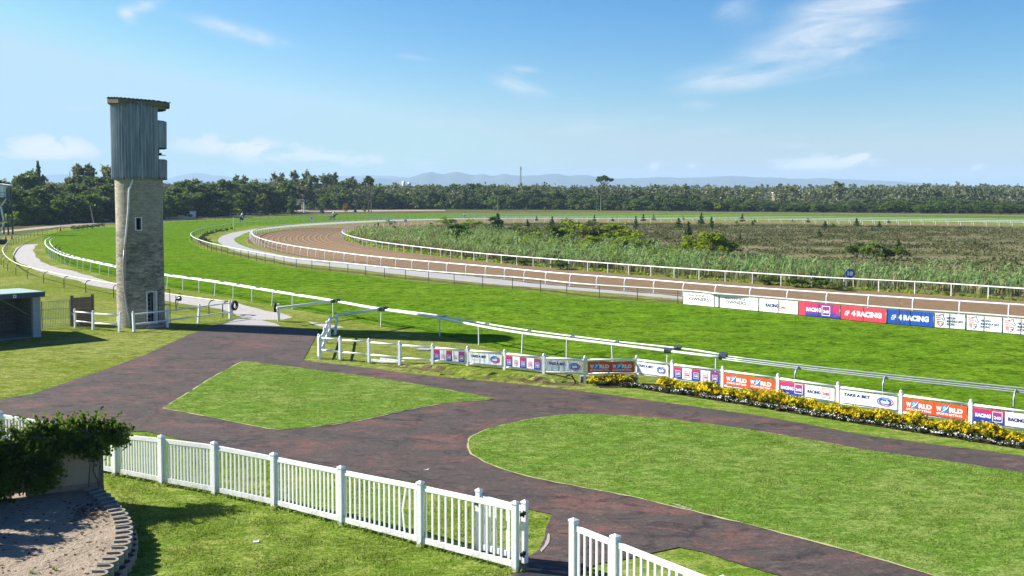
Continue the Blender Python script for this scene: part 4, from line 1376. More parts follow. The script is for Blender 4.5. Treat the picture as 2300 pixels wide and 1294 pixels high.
# roof: polygonal slab with timber fascia and corrugated iron on top, falling to the right
RA = [R(a) + VA for a in (-158, -128, -58, -22, 22, 58, 120, 158)]
rr_ = [1.84, 1.78, 1.76, 1.86, 1.86, 1.81, 1.81, 1.84]
rpt = [CC + Vector((math.cos(a) * r_ + .03, math.sin(a) * r_, 0)) for a, r_ in zip(RA, rr_)]
zr = lambda p: 13.06 - (p.x - CC.x) * .062
mb = MB(); n = 8
inn = [CC + (p - CC) * .955 for p in rpt]
for k in range(n):
    a, b = rpt[k], rpt[(k + 1) % n]; c, d = inn[(k + 1) % n], inn[k]
    vs = [Vector((q.x, q.y, zr(q) + dz)) for dz in (0, .27) for q in (a, b, c, d)]
    mb.add(vs, [(3, 2, 1, 0), (4, 5, 6, 7), (0, 1, 5, 4), (2, 3, 7, 6)])
part('fascia', mb, M['timber'], tower)
mb = MB()
xs = np.linspace(-1.88, 1.94, 200)
def yr(x):
    lo, hi = None, None
    for k in range(n):
        a, b = rpt[k] - CC, rpt[(k + 1) % n] - CC
        if (a.x - x) * (b.x - x) <= 0 and a.x != b.x:
            y = a.y + (b.y - a.y) * (x - a.x) / (b.x - a.x)
            lo = y if lo is None else min(lo, y); hi = y if hi is None else max(hi, y)
    return (lo, hi) if lo is not None else (0, 0)
for i, x in enumerate(xs):
    lo, hi = yr(min(max(x, -1.80), 1.86))
    z = 13.06 - x * .062 + .31 + .035 * math.sin(x * 2 * math.pi / .21)
    mb.v += [CC + Vector((x, lo - .05, z)), CC + Vector((x, hi + .05, z))]
for i in range(len(xs) - 1): mb.f.append((2 * i, 2 * i + 2, 2 * i + 3, 2 * i + 1))
part('roof_sheet', mb, M['corr'], tower, True)
mb = MB(); mb.prism([(p.x, p.y) for p in inn], 13.10, 13.12); part('ceiling', mb, M['timber'], tower)

# loudspeaker on a bent post right of the tower
lp = G(395, 692)
mb = MB(); mb.tube([lp, lp + Vector((-.02, 0, .5)), lp + Vector((.0, 0, .8)), lp + Vector((.12, 0, .98)), lp + Vector((.38, 0, 1.0))], .03, 6)
spk = thing('loudspeaker', 'small dark loudspeaker on a bent post right of the brick tower', 'loudspeaker', tuple(lp))
part('post', mb, M['hook'], spk)
mb = MB(); mb.cyl(lp + Vector((.05, -.06, .62)), lp + Vector((.38, -.12, .66)), .10, .16, n=10).beam(lp + Vector((.2, -.08, .52)), lp + Vector((.1, 0, .2)), .03, .03)
part('horn', mb, M['black'], spk)

# ------------------------------------------------------------------ block shed at the left edge
def block_mat(name, c1, c2, mortar):
    m, t, b = mat(name, c1, .9, .15)
    uv = t.coord('UV')
    br = t.node('ShaderNodeTexBrick'); t.put(br.inputs['Vector'], uv)
    for k, v in (('Scale', 1), ('Brick Width', .42), ('Row Height', .21), ('Mortar Size', .012)): br.inputs[k].default_value = v
    br.inputs['Color1'].default_value = (*c1, 1); br.inputs['Color2'].default_value = (*c2, 1); br.inputs['Mortar'].default_value = (*mortar, 1)
    n = t.noise(uv, 2.5, 6, .7)
    t.put(b.inputs['Base Color'], t.mix(t.math('MULTIPLY', t.sstep(n, .45, .7), .35), br.outputs[0], tuple(x * .5 for x in c1)))
    t.put(b.inputs['Normal'], t.bump(t.math('SUBTRACT', n, br.outputs['Fac']), .6, .02))
    return m
M['block'] = block_mat('grey_concrete_block', (.21, .205, .20), (.25, .245, .235), (.12, .115, .11))
M['pale_block'] = block_mat('painted_block_pillar', (.38, .39, .41), (.40, .41, .42), (.33, .34, .35))
M['green_roof'] = paint('pale_green_roof_sheet', (.30, .40, .36), .5, .15, 2)
M['blue_fascia'] = paint('slate_blue_fascia', (.04, .065, .085), .5, .2)
def uvbox(name, c, ax, ay, az, m, root):
    """box whose UVs run in metres along its faces"""
    mb = MB(); mb.obox(c, ax, ay, az)
    o = part(name, mb, m, root)
    me = o.data; ul = me.uv_layers.new(name='UVMap')
    for p in me.polygons:
        nv = p.normal
        for li in p.loop_indices:
            v = me.vertices[me.loops[li].vertex_index].co
            hx = v.x * -nv.y + v.y * nv.x if abs(nv.z) < .5 else v.x
            ul.data[li].uv = (hx, v.z if abs(nv.z) < .5 else v.y)
    return o
sp = G(82, 757); sp.z = 0
su = Vector((-.66, .75, 0)).normalized(); sw = Vector((-.75, -.66, 0)).normalized()
shed = thing('block_shed', 'open fronted concrete block shed with pale green flat roof at the left edge', 'shed', tuple(sp))
up = Vector((0, 0, 1))
SD, SW = 3.7, 6.0
uvbox('pillar', sp + up * 1.13, sw * .40, su * .34, up * 2.26, M['pale_block'], shed)
uvbox('wall', sp + su * (SD / 2 + .1) + up * 1.10, su * (SD - .1), sw * .2, up * 2.2, M['block'], shed)
uvbox('wall', sp + su * SD + sw * (SW / 2) + up * 1.10, sw * SW, su * .2, up * 2.2, M['block'], shed)
uvbox('wall', sp + sw * SW + su * (SD / 2) + up * 1.10, su * SD, sw * .2, up * 2.2, M['block'], shed)
mb = MB(); c = sp + su * 1.0 + sw * (SW / 2 - .1) + up * 2.42
mb.obox(sp + su * (SD / 2 - .2) + sw * (SW / 2) + up * 2.44, sw * (SW + .5), su * (SD + .9) - up * .16, up * .06)
part('roof', mb, M['green_roof'], shed)
mb = MB(); mb.obox(sp - su * .68 + sw * (SW / 2 - .0) + up * 2.38, sw * (SW + .56), su * .05, up * .24)
mb.obox(sp + su * (SD / 2 - .2) - sw * .28 + up * 2.36, sw * .05, su * (SD + .9) - up * .16, up * .20)
part('fascia', mb, M['blue_fascia'], shed)
mb = MB(); mb.obox(sp - su * .715 + sw * 1.25 + up * 2.38, sw * .16, su * .01, up * .16); part('sign_plate', mb, M['ban_white'], shed)
mb = MB(); mb.obox(sp - su * .722 + sw * 1.25 + up * 2.38, sw * .08, su * .01, up * .03).obox(sp - su * .722 + sw * 1.25 + up * 2.38, sw * .03, su * .012, up * .09); part('sign_symbol', mb, M['blue_fascia'], shed)
mb = MB(); mb.beam(sp + su * 1.6 + sw * 1.6 + up * 2.2, sp + su * .9 + sw * .2 + up * 1.2, .03, .03); part('brace', mb, M['galv'], shed)
mb = MB(); mb.obox(sp + su * (SD / 2 - .1) + sw * SW / 2 + up * .015, su * SD, sw * (SW - .2), up * .03); part('floor', mb, M['concrete'], shed)
# worn soil inside/outside, mesh gate, concrete panel
ga, gb = G(95, 739), G(158, 732)
gate2 = thing('mesh_gate', 'grey steel bar gate between the block shed and the concrete panel', 'gate', tuple(ga))
mb = MB(); gd = gb - ga
GHt = 1.60
for q in (ga, gb): mb.beam(q, q + up * GHt, .05, .05)
for z in (.08, GHt * .36, GHt * .68, GHt - .03): mb.beam(ga + up * z, gb + up * z, .035, .035)
part('frame', mb, M['galv'], gate2)
mb = MB()
for i in range(1, 17): mb.beam(ga + gd * i / 17 + up * .08, ga + gd * i / 17 + up * (GHt - .03), .016, .016)
part('bars', mb, M['galv'], gate2)
pa, pb = G(163, 733), G(209, 729)
pan = thing('concrete_panel', 'brown precast concrete panel wall behind the short white fence', 'wall', tuple(pa))
pd = (pb - pa)
for k in range(5):
    mb = MB(); mb.obox((pa + pb) / 2 + up * (.34 * k + .17), pd, Vector((-pd.y, pd.x, 0)).normalized() * .06, up * .33)
    part('panel', mb, paint('brown_concrete', (.15, .125, .095), .9, .3, 3) if k == 0 else bpy.data.materials['brown_concrete'], pan)
for q in (pa, pb):
    mb = MB(); mb.box(q + up * .92, (.13, .13, 1.84)); part('post', mb, M['timber'], pan)
mb = MB(); mb.beam(G(182, 737), G(160, 733) + up * .9, .035, .035); part('prop', mb, M['galv'], pan)

# ------------------------------------------------------------------ steel lookout and roadside bits at far left
lt = G(14, 527); lt.z = 0
k_ = lt.y / F
look = thing('lookout_tower', 'dark blue steel lookout tower with white hut at the far left edge', 'tower', tuple(lt))
hw = 10 * k_
for sx in (-1, 1):
    for sy in (-1, 1):
        mb = MB(); mb.beam(lt + Vector((sx * hw, sy * hw, 0)), lt + Vector((sx * hw * .85, sy * hw * .85, 8.6)), .22, .22); part('leg', mb, M['steel_blue'], look)
for z in (2.6, 5.2, 6.6):
    mb = MB()
    for a, b in (((-1, -1), (1, -1)), ((1, -1), (1, 1)), ((1, 1), (-1, 1)), ((-1, 1), (-1, -1))):
        mb.beam(lt + Vector((a[0] * hw * .93, a[1] * hw * .93, z)), lt + Vector((b[0] * hw * .93, b[1] * hw * .93, z)), .14, .14)
    part('crossbar', mb, M['steel_blue'], look)
mb = MB(); mb.box(lt + Vector((0, 0, 6.75)), (2.2 * hw, 2.2 * hw, .12)); part('platform', mb, M['steel_blue'], look)
for a, b, c_, d_ in ((-1, -.2, 0, 2.6), (.0, -1, 2.6, 5.2), (-.9, .3, 4.8, 6.7)):
    mb = MB(); mb.beam(lt + Vector((a * hw, -hw * 1.05, c_)), lt + Vector((b * hw + .4, -hw * 1.05, d_)), .5, .08); part('stair', mb, M['white'], look)
mb = MB()
mb.box(lt + Vector((-.45 * hw, 0, 8.0)), (1.0 * hw, 1.9 * hw, 2.2)); part('hut', mb, M['white'], look)
mb = MB(); mb.box(lt + Vector((.5 * hw, hw * .9, 8.0)), (.9 * hw, .08, 2.2)); part('hut', mb, M['concrete'], look)
mb = MB(); mb.obox(lt + Vector((.05 * hw, 0, 9.25)), (2.3 * hw, 0, -.25), (0, 2.3 * hw, 0), (0, 0, .14)); part('roof', mb, M['white'], look)
mb = MB()
for z in (7.3, 7.8): mb.beam(lt + Vector((-hw, -hw, z)), lt + Vector((hw, -hw, z)), .06, .06); mb.beam(lt + Vector((hw, -hw, z)), lt + Vector((hw, hw, z)), .06, .06)
part('railing', mb, M['steel_blue'], look)
for (x, y), lab in (((13, 540.5), 'orange red traffic cone nearest the left edge, under the lookout tower'), ((26.5, 538), 'orange red traffic cone right of the one under the lookout tower'), ((135.5, 519.5), 'orange red traffic cone alone beside the rubble heap')):
    p = G(x, y); mb = MB(); mb.lathe([(.28, 0), (.28, .06), (.2, .06), (.05, .85), (0, .87)], p, 10)
    o = part('traffic_cone', mb, M['red_cone'], None, origin=p); tag(o, lab, 'traffic cone', 'traffic cones by the outer rail')
p = G(4, 549)
rol = thing('towed_roller', 'small black tyred roller with pale drawbar parked under the lookout tower', 'roller', tuple(p))
mb = MB(); mb.cyl(p + Vector((-.6, 0, .42)), p + Vector((.6, 0, .42)), .42, n=16); part('drum', mb, M['rubber'], rol)
mb = MB(); mb.beam(p + Vector((-.5, -.2, .5)), p + Vector((.9, -.5, 1.7)), .09, .09); part('drawbar', mb, M['white_worn'], rol)
# water tank behind the tower
tk = AT(402, 489, 8 * F / 59); tk.z = 0
mb = MB(); rad = 37 * tk.y / F
hgt = 14.5 * tk.y / F
mb.lathe([(rad, 0), (rad, hgt), (rad - .25, hgt), (rad - .25, .3), (0, .3)], tk, 40)
o = part('water_tank', mb, M['white'], None, origin=tk); tag(o, 'low round whitewashed water tank in front of the trees right of the brick tower', 'tank')
# floodlight pole like an upturned L
p = G(683, 478.5)
kk = p.y / F
fl = thing('lamp_pole', 'thin white pole with sideways arm standing before the dark trees', 'lamp post', tuple(p))
mb = MB(); mb.cyl(p, p + up * (29.5 * kk), .18, n=8); part('pole', mb, M['white'], fl)
mb = MB(); mb.box(p + Vector((-6.3 * kk, 0, 29.5 * kk)), (12.6 * kk, .4, .45)); part('arm', mb, M['white'], fl)
PG = 'grey timber poles along the wood edge'
for x, y0, y1, lab in ((162, 431, 499, 'tall thin grey pole before the dark trees left of the brick tower'), (210.5, 461, 502, 'shorter leaning grey pole close to the left of the brick tower'), (1118.5, 441, 477, 'thin grey pole beside the rounded bright green thicket'), (1349.5, 439, 474, 'thin green grey pole under the umbrella pine'), (834, 437, 478, 'thin pole close behind the tall bare pine')):
    p = G(x, y1); h = (y1 - y0) * p.y / F
    mb = MB(); mb.cyl(p, p + Vector(((-.8 if x == 210.5 else 0), 0, h)), .17, .11, n=7)
    o = part('utility_pole', mb, M['pole_wood'], None, origin=p); tag(o, lab, 'pole', PG)
p = G(524.5, 519); h = 31 * p.y / F
mb = MB(); mb.cyl(p, p + up * h, .07, n=6); tag(part('marker_pole', mb, M['white_worn'], None, origin=p), 'slim white marker pole inside the bend of the turf track', 'pole')
# lattice mast far away
mp = AT(1169.5, 420, 1500); mp.z = 0
mb = MB(); top = AT(1169.5, 374, 1500).z
for sx, sy in ((-1, -1), (1, -1), (0, 1)): mb.beam(mp + Vector((sx * 1.4, sy * 1.4, 0)), mp + Vector((sx * .5, sy * .5, top)), .45, .45)
for i in range(12):
    z = top * i / 12; mb.beam(mp + Vector((-1.2, 0, z)), mp + Vector((1.2, 0, z + top / 12)), .3, .3)
mb.cyl(mp + up * (top * .9), mp + up * (top * .97), 1.6, n=8)
tag(part('radio_mast', mb, M['galv'], None, origin=mp), 'tall lattice radio mast on the horizon in front of the mountains', 'mast')
for x, y, hh, lab in ((907, 417, 10.5, 'taller white silo among the far woods'), (919.5, 417, 8, 'shorter white silo right of the taller one')):
    p = AT(x, y, 900); p.z = 0; top = AT(x, y - hh, 900).z
    mb = MB(); mb.lathe([(1.6, 0), (1.6, top - .8), (.5, top), (0, top)], p, 14); tag(part('silo', mb, M['white'], None, origin=p, smooth=True), lab, 'silo', 'white silos among the far woods')
for x, w, y, lab in ((1752, 30, 434, 'white shed roof glimpsed between far gum trees'), (1825, 36, 433.5, 'longer white shed roof glimpsed right of the first')):
    p = AT(x, y, 640); p.z = 0
    mb = MB(); ww = w * 640 / F; zt = AT(x, y - 2, 640).z
    mb.prism([(p.x - ww / 2, p.y - 4.3), (p.x + ww / 2, p.y - 4.3), (p.x + ww / 2, p.y + 4.3), (p.x - ww / 2, p.y + 4.3)], zt - .5, zt)
    w_ = MB(); w_.box(p + up * (zt / 2 - .25), (ww * .96, 8, zt - .5))
    fs_ = thing('farm_shed', lab, 'building', tuple(p), 'white sheds in the far woods'); part('wall', w_, M['timber'], fs_); part('roof', mb, M['white'], fs_)
    continue
    tag(part('farm_shed', mb, M['white'], None, origin=p), lab, 'building', 'white sheds in the far woods')

# distance signs
def disc_sign(p, r, zc, label, text, name='distance_sign', square=False):
    s = thing(name, label, 'sign', tuple(p))
    vx = Vector((1, -.1, 0)).normalized(); vn = Vector((vx.y, -vx.x, 0)); vn = vn if vn.y < 0 else -vn
    mb = MB()
    if square: mb.obox(p + up * zc, vx * 2 * r, vn * .05, up * 2.2 * r)
    else:
        n = 28; f = [p + up * zc + vx * r * math.cos(2 * math.pi * i / n) + up * r * math.sin(2 * math.pi * i / n) + vn * .025 for i in range(n)]
        bk_ = [q - vn * .05 for q in f]
        mb.v = f + bk_; mb.f = [tuple(range(n)), tuple(range(n, 2 * n))[::-1]] + [(i, i + n, (i + 1) % n + n, (i + 1) % n) for i in range(n)]
    disc = part('board', mb, M['white'] if square else M['ban_blue'], s)
    for u in (-.75, .75):
        mb = MB(); mb.cyl(p + vx * u * r - vn * .05, p + vx * u * r - vn * .05 + up * (zc + (0 if not square else r)), .035, n=6); part('post', mb, M['tape'] if u > 0 else M['galv'], s)
    fl_ = Flat()
    if square: fl_.line([(-r * .7, -r * .7), (r * .7, r * .7)], r * .3).line([(-r * .7, r * .7), (r * .7, -r * .7)], r * .301)
    elif not text: fl_.ellipse(0, 0, r * .55, r * .35)
    else: fl_.text(text, -.60 * r, -.5 * r, 1.2 * r, 1.0 * r, .08)
    me = bpy.data.meshes.new('number'); Mx = Matrix((vx, up, vn)).transposed().to_4x4()
    oo = p + up * zc + vn * .032 - s.location
    me.from_pydata([tuple(oo + Mx @ Vector((x, y, .004 if not square else .004))) for x, y in fl_.v], [], fl_.f)
    link('number', me, s, m=I['white'] if not square else I['navy'])
p = at_px(D, 1902); p = Vector((p.x, p.y, 0)) + Vector((.5, .7, 0))
disc_sign(p, 10.5 * p.y / F, AT(1901, 614.5, p.y).z, 'round blue distance sign reading 18 standing behind the white infield rail', '18')
p = G(700, 500.5)
disc_sign(p, 3.2 * p.y / F, AT(700, 490, p.y).z, 'small square white board with dark cross inside the turf rail', '', 'cross_sign', True)
p = G(911, 502)
disc_sign(p, 3.4 * p.y / F, AT(911, 496.5, p.y).z, 'small round blue distance sign at the far bend of the sand track', '')
# ------------------------------------------------------------------ raised sand bed, retaining blocks, screen wall and climber
ZB = .46
blk_px = [(212, 1099), (221, 1104.5), (231, 1111), (241, 1119), (250, 1128), (258, 1137.5), (266, 1147), (273, 1157.5), (279, 1170), (281, 1183.5), (281, 1196.5), (278.5, 1209.5), (274, 1223), (265.5, 1236.5), (255, 1250), (243, 1264.5), (230, 1280), (215, 1297), (199, 1315), (180, 1335)]
arc = catmull([G(x, y, ZB) for x, y in blk_px], .05)
for p in arc: p.z = 0
def u_block():
    mb = MB(); n = 10; W_, T, Hh, Ls = .165, .035, .21, .20
    out = [(-Ls, -W_)] + [(W_ * math.cos(a), W_ * math.sin(a)) for a in [-math.pi / 2 + math.pi * i / n for i in range(n + 1)]] + [(-Ls, W_)]
    inn_ = [(-Ls, -W_ + T)] + [((W_ - T) * math.cos(a), (W_ - T) * math.sin(a)) for a in [-math.pi / 2 + math.pi * i / n for i in range(n + 1)]] + [(-Ls, W_ - T)]
    k = len(out)
    for z in (0, Hh):
        mb.v += [Vector((x, y, z)) for x, y in out] + [Vector((x, y, z)) for x, y in inn_]
    for i in range(k - 1):
        mb.f += [(i, i + 1, i + 1 + 2 * k, i + 2 * k), (i + k + 1, i + k, i + 3 * k, i + 3 * k + 1), (i + 2 * k, i + 1 + 2 * k, i + 1 + 3 * k, i + 3 * k), (i + k, i + k + 1, i + 1, i)]
    for i in (0, k - 1):
        q = (i, i + 2 * k, i + 3 * k, i + k); mb.f.append(q if i else q[::-1])
    s = MB(); s.prism([(x * .99, y * .97) for x, y in inn_], .02, Hh - .045)
    return mb, s
ub, us = u_block()
M['blockconc'] = paint('mossy_block_concrete', (.23, .22, .185), .95, .5, 5, dirtcol=(.12, .12, .08))
proto = None
brnd = random.Random(5)
def blocks(curve, z, label, group, start):
    global proto
    L = resample(curve, .345)
    for i, p in enumerate(L[start:]):
        j = min(range(len(curve)), key=lambda q: (curve[q] - p).length_squared)
        t = curve[min(j + 1, len(curve) - 1)] - curve[max(j - 1, 0)]
        n = Vector((-t.y, t.x, 0)).normalized()
        if n.x < 0 and t.y < 0: n = -n
        rz = math.atan2(n.y, n.x) + brnd.uniform(-.06, .06)
        loc = (p.x, p.y, z + brnd.uniform(-.012, .012))
        if proto is None:
            proto = link('planter_block', ub.mesh('planter_block'), None, loc, rz, m=M['blockconc'])
            link('soil', us.mesh('soil'), proto, m=M['sand']); o = proto
        else:
            o = clone_tree(proto, loc, rz)
        tag(o, label, 'block', group)
blocks(arc, .25, 'U-shaped hollow concrete planter block in the top course edging the sand bed', 'top course of planter blocks', 0)
arc2 = offset(arc, .10)
c0 = sum(arc, Vector()) / len(arc)
if (arc2[len(arc) // 2] - c0).length < (arc[len(arc) // 2] - c0).length: arc2 = offset(arc, -.10)
blocks([p for p in resample(arc2, .05)][4:], .0, 'hollow concrete planter block in the lower course under the sand bed edge', 'lower course of planter blocks', 0)
for o in list(bpy.data.objects):
    pass
# screen wall
w0, w1 = G(228, 1093, ZB - .06), G(57, 1114, ZB - .06)
w0.z = w1.z = 0
wd = (w1 - w0).normalized()
w2 = w1 + wd * 1.0
w3 = w2 + Vector((-.34, -.94, 0)) * 2.7
w4 = w3 + Vector((-.22, -.97, 0)) * 2.6
sand = [p for p in arc] + [G(100, 1400, ZB), G(-250, 1400, ZB), w4 + Vector((-1, 0, 0)), w3 + Vector((-1, .3, 0)), w2 + Vector((-.3, .5, 0)), w1 + Vector((0, .5, 0)), w0 + Vector((.02, .12, 0))]
so_ = sheet('sand_bed', [Vector((p.x, p.y, 0)) for p in sand], ZB - .06, M['sand'], step=.3, skirt=.30)
def reed_mat():
    m, t, b = mat('reed_screen', (.30, .24, .16), .9, .1)
    c = t.coord()
    w = t.node('ShaderNodeTexWave', wave_type='BANDS', bands_direction='X')
    t.put(w.inputs['Vector'], t.mapping(c, rot=(0, 0, -math.atan2(wd.y, wd.x))))
    w.inputs['Scale'].default_value = 12; w.inputs['Distortion'].default_value = 1.5; w.inputs['Detail'].default_value = 2
    n = t.noise(t.mapping(c, scale=(1, 1, 6)), 4, 4, .6)
    t.put(b.inputs['Base Color'], t.mix(w.outputs['Fac'], t.mix(n, (.26, .20, .13), (.36, .29, .19)), (.48, .40, .28)))
    t.put(b.inputs['Normal'], t.bump(w.outputs['Fac'], .5, .02))
    return m
M['reedmat'] = reed_mat()
wall = thing('screen_wall', 'reed matting screen wall with pale plank base under the climbing shrub', 'wall', tuple(w0))
wy = Vector((-wd.y, wd.x, 0))
for a, b in ((w0, w1 + wd), (w2, w3), (w3, w4)):
    e = b - a; mb = MB(); mb.obox((a + b) / 2 + up * 1.12, e, Vector((-e.y, e.x, 0)).normalized() * .05, up * 1.25); part('matting', mb, M['reedmat'], wall)
mb = MB(); mb.obox((w0 + w1) / 2 + up * .46, (w1 - w0), wy * .09, up * .16); part('plank', mb, M['sand'], wall)
mb = MB(); mb.obox(w0 + up * .9, wd * .10, wy * .10, up * 1.8); part('post', mb, M['timber'], wall)

rng = np.random.default_rng(11)
climb = thing('climbing_shrub', 'dense dark green climber with tiny lilac flowers spilling over the screen wall', 'shrub', tuple(w0))
lob = []
path_ = [w0 - wd * .30, w0 + wd * .2, w0 + wd * .8, w0 + wd * 1.4, w1 - wd * .2, w1 + wd * .6, w2 + (w3 - w2) * .15, w2 + (w3 - w2) * .4, w2 + (w3 - w2) * .7, w3, w3 + (w4 - w3) * .5, w4]
for i, p in enumerate(path_):
    zt = [1.98, 2.16, 2.18, 2.10, 2.05, 2.1, 2.4, 2.7, 2.85, 2.85, 2.8, 2.6][i]
    lob.append(((p.x - w0.x, p.y - w0.y, zt - .30), (.45, .38, .36)))
    if i > 0: lob.append(((p.x - w0.x + .05, p.y - w0.y - .12, zt - .62), (.45, .30, .38)))
    if i > 2: lob.append(((p.x - w0.x + .1, p.y - w0.y - .2, zt - 1.05), (.5, .26, .5)))
    if i > 4: lob.append(((p.x - w0.x + .1, p.y - w0.y - .2, zt - 1.5), (.5, .28, .5)))
Cc = clump_pts(rng, lob, 46000, 30, .17, (.5, 1.05), -1)
# trailing sprigs
spr = []
for k in range(150):
    u = rng.uniform(0, 5.2); i = int(u)
    p = path_[min(i, len(path_) - 2)].lerp(path_[min(i + 1, len(path_) - 1)], u - i) - w0
    z0 = rng.uniform(1.85, 2.1); dx, dy, dz = rng.normal(0, .25), rng.normal(0, .2) - .05, rng.uniform(.05, .42) if k % 3 else -rng.uniform(.2, .7)
    for t_ in np.linspace(0, 1, 14): spr.append((p.x + dx * t_ + rng.normal(0, .02), p.y + dy * t_ - (.25 if dz < 0 else 0), z0 + dz * t_ + rng.normal(0, .02)))
Cc = np.concatenate([Cc, np.array(spr)])
Cc = Cc[Cc[:, 2] > .42]
link('foliage', quads('foliage', leaves(Cc, .066, rng, 1.5, .5), M['f_climb']), climb)
fl = clump_pts(rng, lob[:12], 220, 10, .2, (.95, 1.12), .2)
link('blossom', quads('blossom', leaves(fl, .032, rng, 1.0, .8), M['petal_lilac']), climb)
mb = MB()
for k in range(6):
    p = w0 + wd * rng.uniform(-.1, 2.4) - wy * .08 * (1 if wy.y > 0 else -1)
    q = p + Vector((rng.normal(0, .35), -.05, 1.3)); mb.tube([p + up * .45, p.lerp(q, .5) + up * .2 + Vector((rng.normal(0, .1), 0, 0)), q], [.02, .015, .008], 5)
part('stem', mb, M['bark'], climb)
for (px, py), lab in (((125, 1282), 'small green weed sprouting in the lit sand of the bed'), ((70, 1288), 'smaller green weed near the left edge of the sand bed')):
    tuft = MB(); p = G(px, py, ZB - .06)
    for k in range(30):
        a = rng.uniform(0, 6.28); d = Vector((math.cos(a), math.sin(a), 0)) * rng.uniform(.03, .12)
        tuft.add([p + d * .2 - Vector((-d.y, d.x, 0)) * .06, p + d * .2 + Vector((-d.y, d.x, 0)) * .06, p + d + up * rng.uniform(.05, .14)], [(0, 1, 2)])
    tag(part('weed', tuft, M['f_mid'], None, origin=p), lab, 'weed', 'weeds in the sand bed')
# twigs and dead leaves in the shaded sand
deb = []
for k in range(420):
    p = G(rng.normal(205, 26), rng.normal(1152, 14), ZB - .055) if k < 260 else G(rng.uniform(0, 240), rng.uniform(1120, 1290), ZB - .055)
    deb.append((p.x, p.y, p.z + .008))
o = link('leaf_litter', quads('leaf_litter', leaves(np.array(deb), .045, rng, 1.8, 3), M['soil'])); tag(o, kind='stuff', label='dark dead leaves scattered on the sand bed')

# ------------------------------------------------------------------ flower bed
fence_line = resample(catmull([bpts[i] for i in range(8, 17)], .2), .2)
bedf = offset(fence_line, -.98)
sheet('flower_bed', fence_line[2:] + bedf[2:][::-1], .030, M['soil'], jit=.05, step=.2)
def yshrub(seed):
    r_ = np.random.default_rng(seed)
    lobes = [((r_.normal(0, .13), r_.normal(0, .10), .20 + r_.uniform(0, .08)), (.27, .24, .22)) for _ in range(4)]
    g = clump_pts(r_, lobes, 700, 20, .2, (.4, 1.0), -.6)
    y = clump_pts(r_, lobes, 460, 20, .13, (.88, 1.12), -.05)
    g[:, 2] = np.maximum(g[:, 2], .01)
    return quads('foliage', leaves(g, .055, r_, 1.6, .4), M['f_bedgreen']), quads('yellow_foliage', leaves(y, .045, r_, 1.5, .6), M['f_yellow'])
ymeshes = [yshrub(40 + i) for i in range(4)]
yprotos = []
YL = 'bushy golden yellow shrub in the row along the foot of the banner fence'
YG = 'golden shrubs in the flower bed'
ys_ = resample(offset(fence_line, -.36), .46)
k = 0
for p in ys_:
    u_ = PX(p)[0]
    if u_ < 1330: continue
    if 1436 < u_ < 1500: continue
    sh = u_ < 1440
    p = p + Vector((random.uniform(-.05, .05), random.uniform(-.06, .06), 0))
    s = random.uniform(.84, 1.10) if not sh else random.uniform(.75, .9)
    if sh:
        L_, G_ = 'golden shrub standing in the shade under the dark red banner', 'shaded golden shrubs'
    else:
        L_, G_ = YL, YG
    if k < 4:
        o = thing('golden_shrub', L_, 'shrub', tuple(p), G_); f, yy = ymeshes[k]
        link('foliage', f, o); link('yellow_foliage', yy, o); yprotos.append(o); o.scale = (s,) * 3
    else:
        o = clone_tree(yprotos[k % 4], tuple(p), random.uniform(0, 6.28), (s, s, s * random.uniform(.85, 1.12))); tag(o, L_, 'shrub', G_)
    k += 1
def lowplant(seed, petals, n):
    r_ = np.random.default_rng(seed)
    g = clump_pts(r_, [((0, 0, .08), (.19, .19, .13))], 200, 14, .2, (.4, 1), -.2); g[:, 2] = np.maximum(g[:, 2], .005)
    y = clump_pts(r_, [((0, 0, .11), (.18, .18, .13))], n, 9, .16, (.85, 1.1), .1)
    return quads('foliage', leaves(g, .05, r_, 1.5, .5), M['f_lowdark']), quads('blossom', leaves(y, .05, r_, 1.0, 1.2), petals)
lm = [lowplant(70, M['petal'], 46), lowplant(71, M['petal'], 24), lowplant(72, M['petal_pink'], 20), lowplant(73, M['petal'], 70)]
lp_ = []
LL = ['low border plant with white blossoms at the front of the flower bed', 'leafy border plant with few white blossoms at the front of the flower bed', 'low border plant with pink blossoms at the front of the flower bed', 'border plant thick with white blossoms at the front of the flower bed']
LGp = ['white border flowers', 'sparse border flowers', 'pink border flowers', 'thick white border flowers']
fr_ = resample(offset(fence_line, -.84), .30)
k = 0
for row in (0, 1):
    for p in fr_[(4 if row else 2):]:
        u = PX(p)[0]
        if row and random.random() < .35: continue
        ti = random.choices((0, 1, 2, 3), (.3, .38, .12, .2) if u > 1650 else (.2, .5, .25, .05))[0]
        q = p + Vector((random.uniform(-.08, .08), random.uniform(-.06, .06) + (.10 if row else 0), 0))
        if PX(q)[0] < 1400: continue
        s = random.uniform(.6, .9)
        if len(lp_) <= k and k < 4 and not any(t == ti for t, _ in lp_):
            pass
        pr = next((o for t, o in lp_ if t == ti), None)
        if pr is None:
            o = thing('border_flower', LL[ti], 'flower', tuple(q), LGp[ti]); f, yy = lm[ti]
            link('foliage', f, o); link('blossom', yy, o); lp_.append((ti, o))
        else:
            clone_tree(pr, tuple(q), random.uniform(0, 6.28), (s,) * 3)
# tall green plant over the last banner
r_ = np.random.default_rng(90)
p = G(2225, 978)
o = thing('leafy_plant', 'tall loose green plant reaching over the last racing banner', 'plant', tuple(p))
g = clump_pts(r_, [((0, 0, .55), (.30, .2, .5)), ((.35, -.1, .7), (.3, .15, .25))], 420, 16, .25, (.3, 1.1), -1); g[:, 2] = np.maximum(g[:, 2], .02)
link('foliage', quads('foliage', leaves(g, .06, r_, 2.2, .3), M['f_shrubdark']), o)

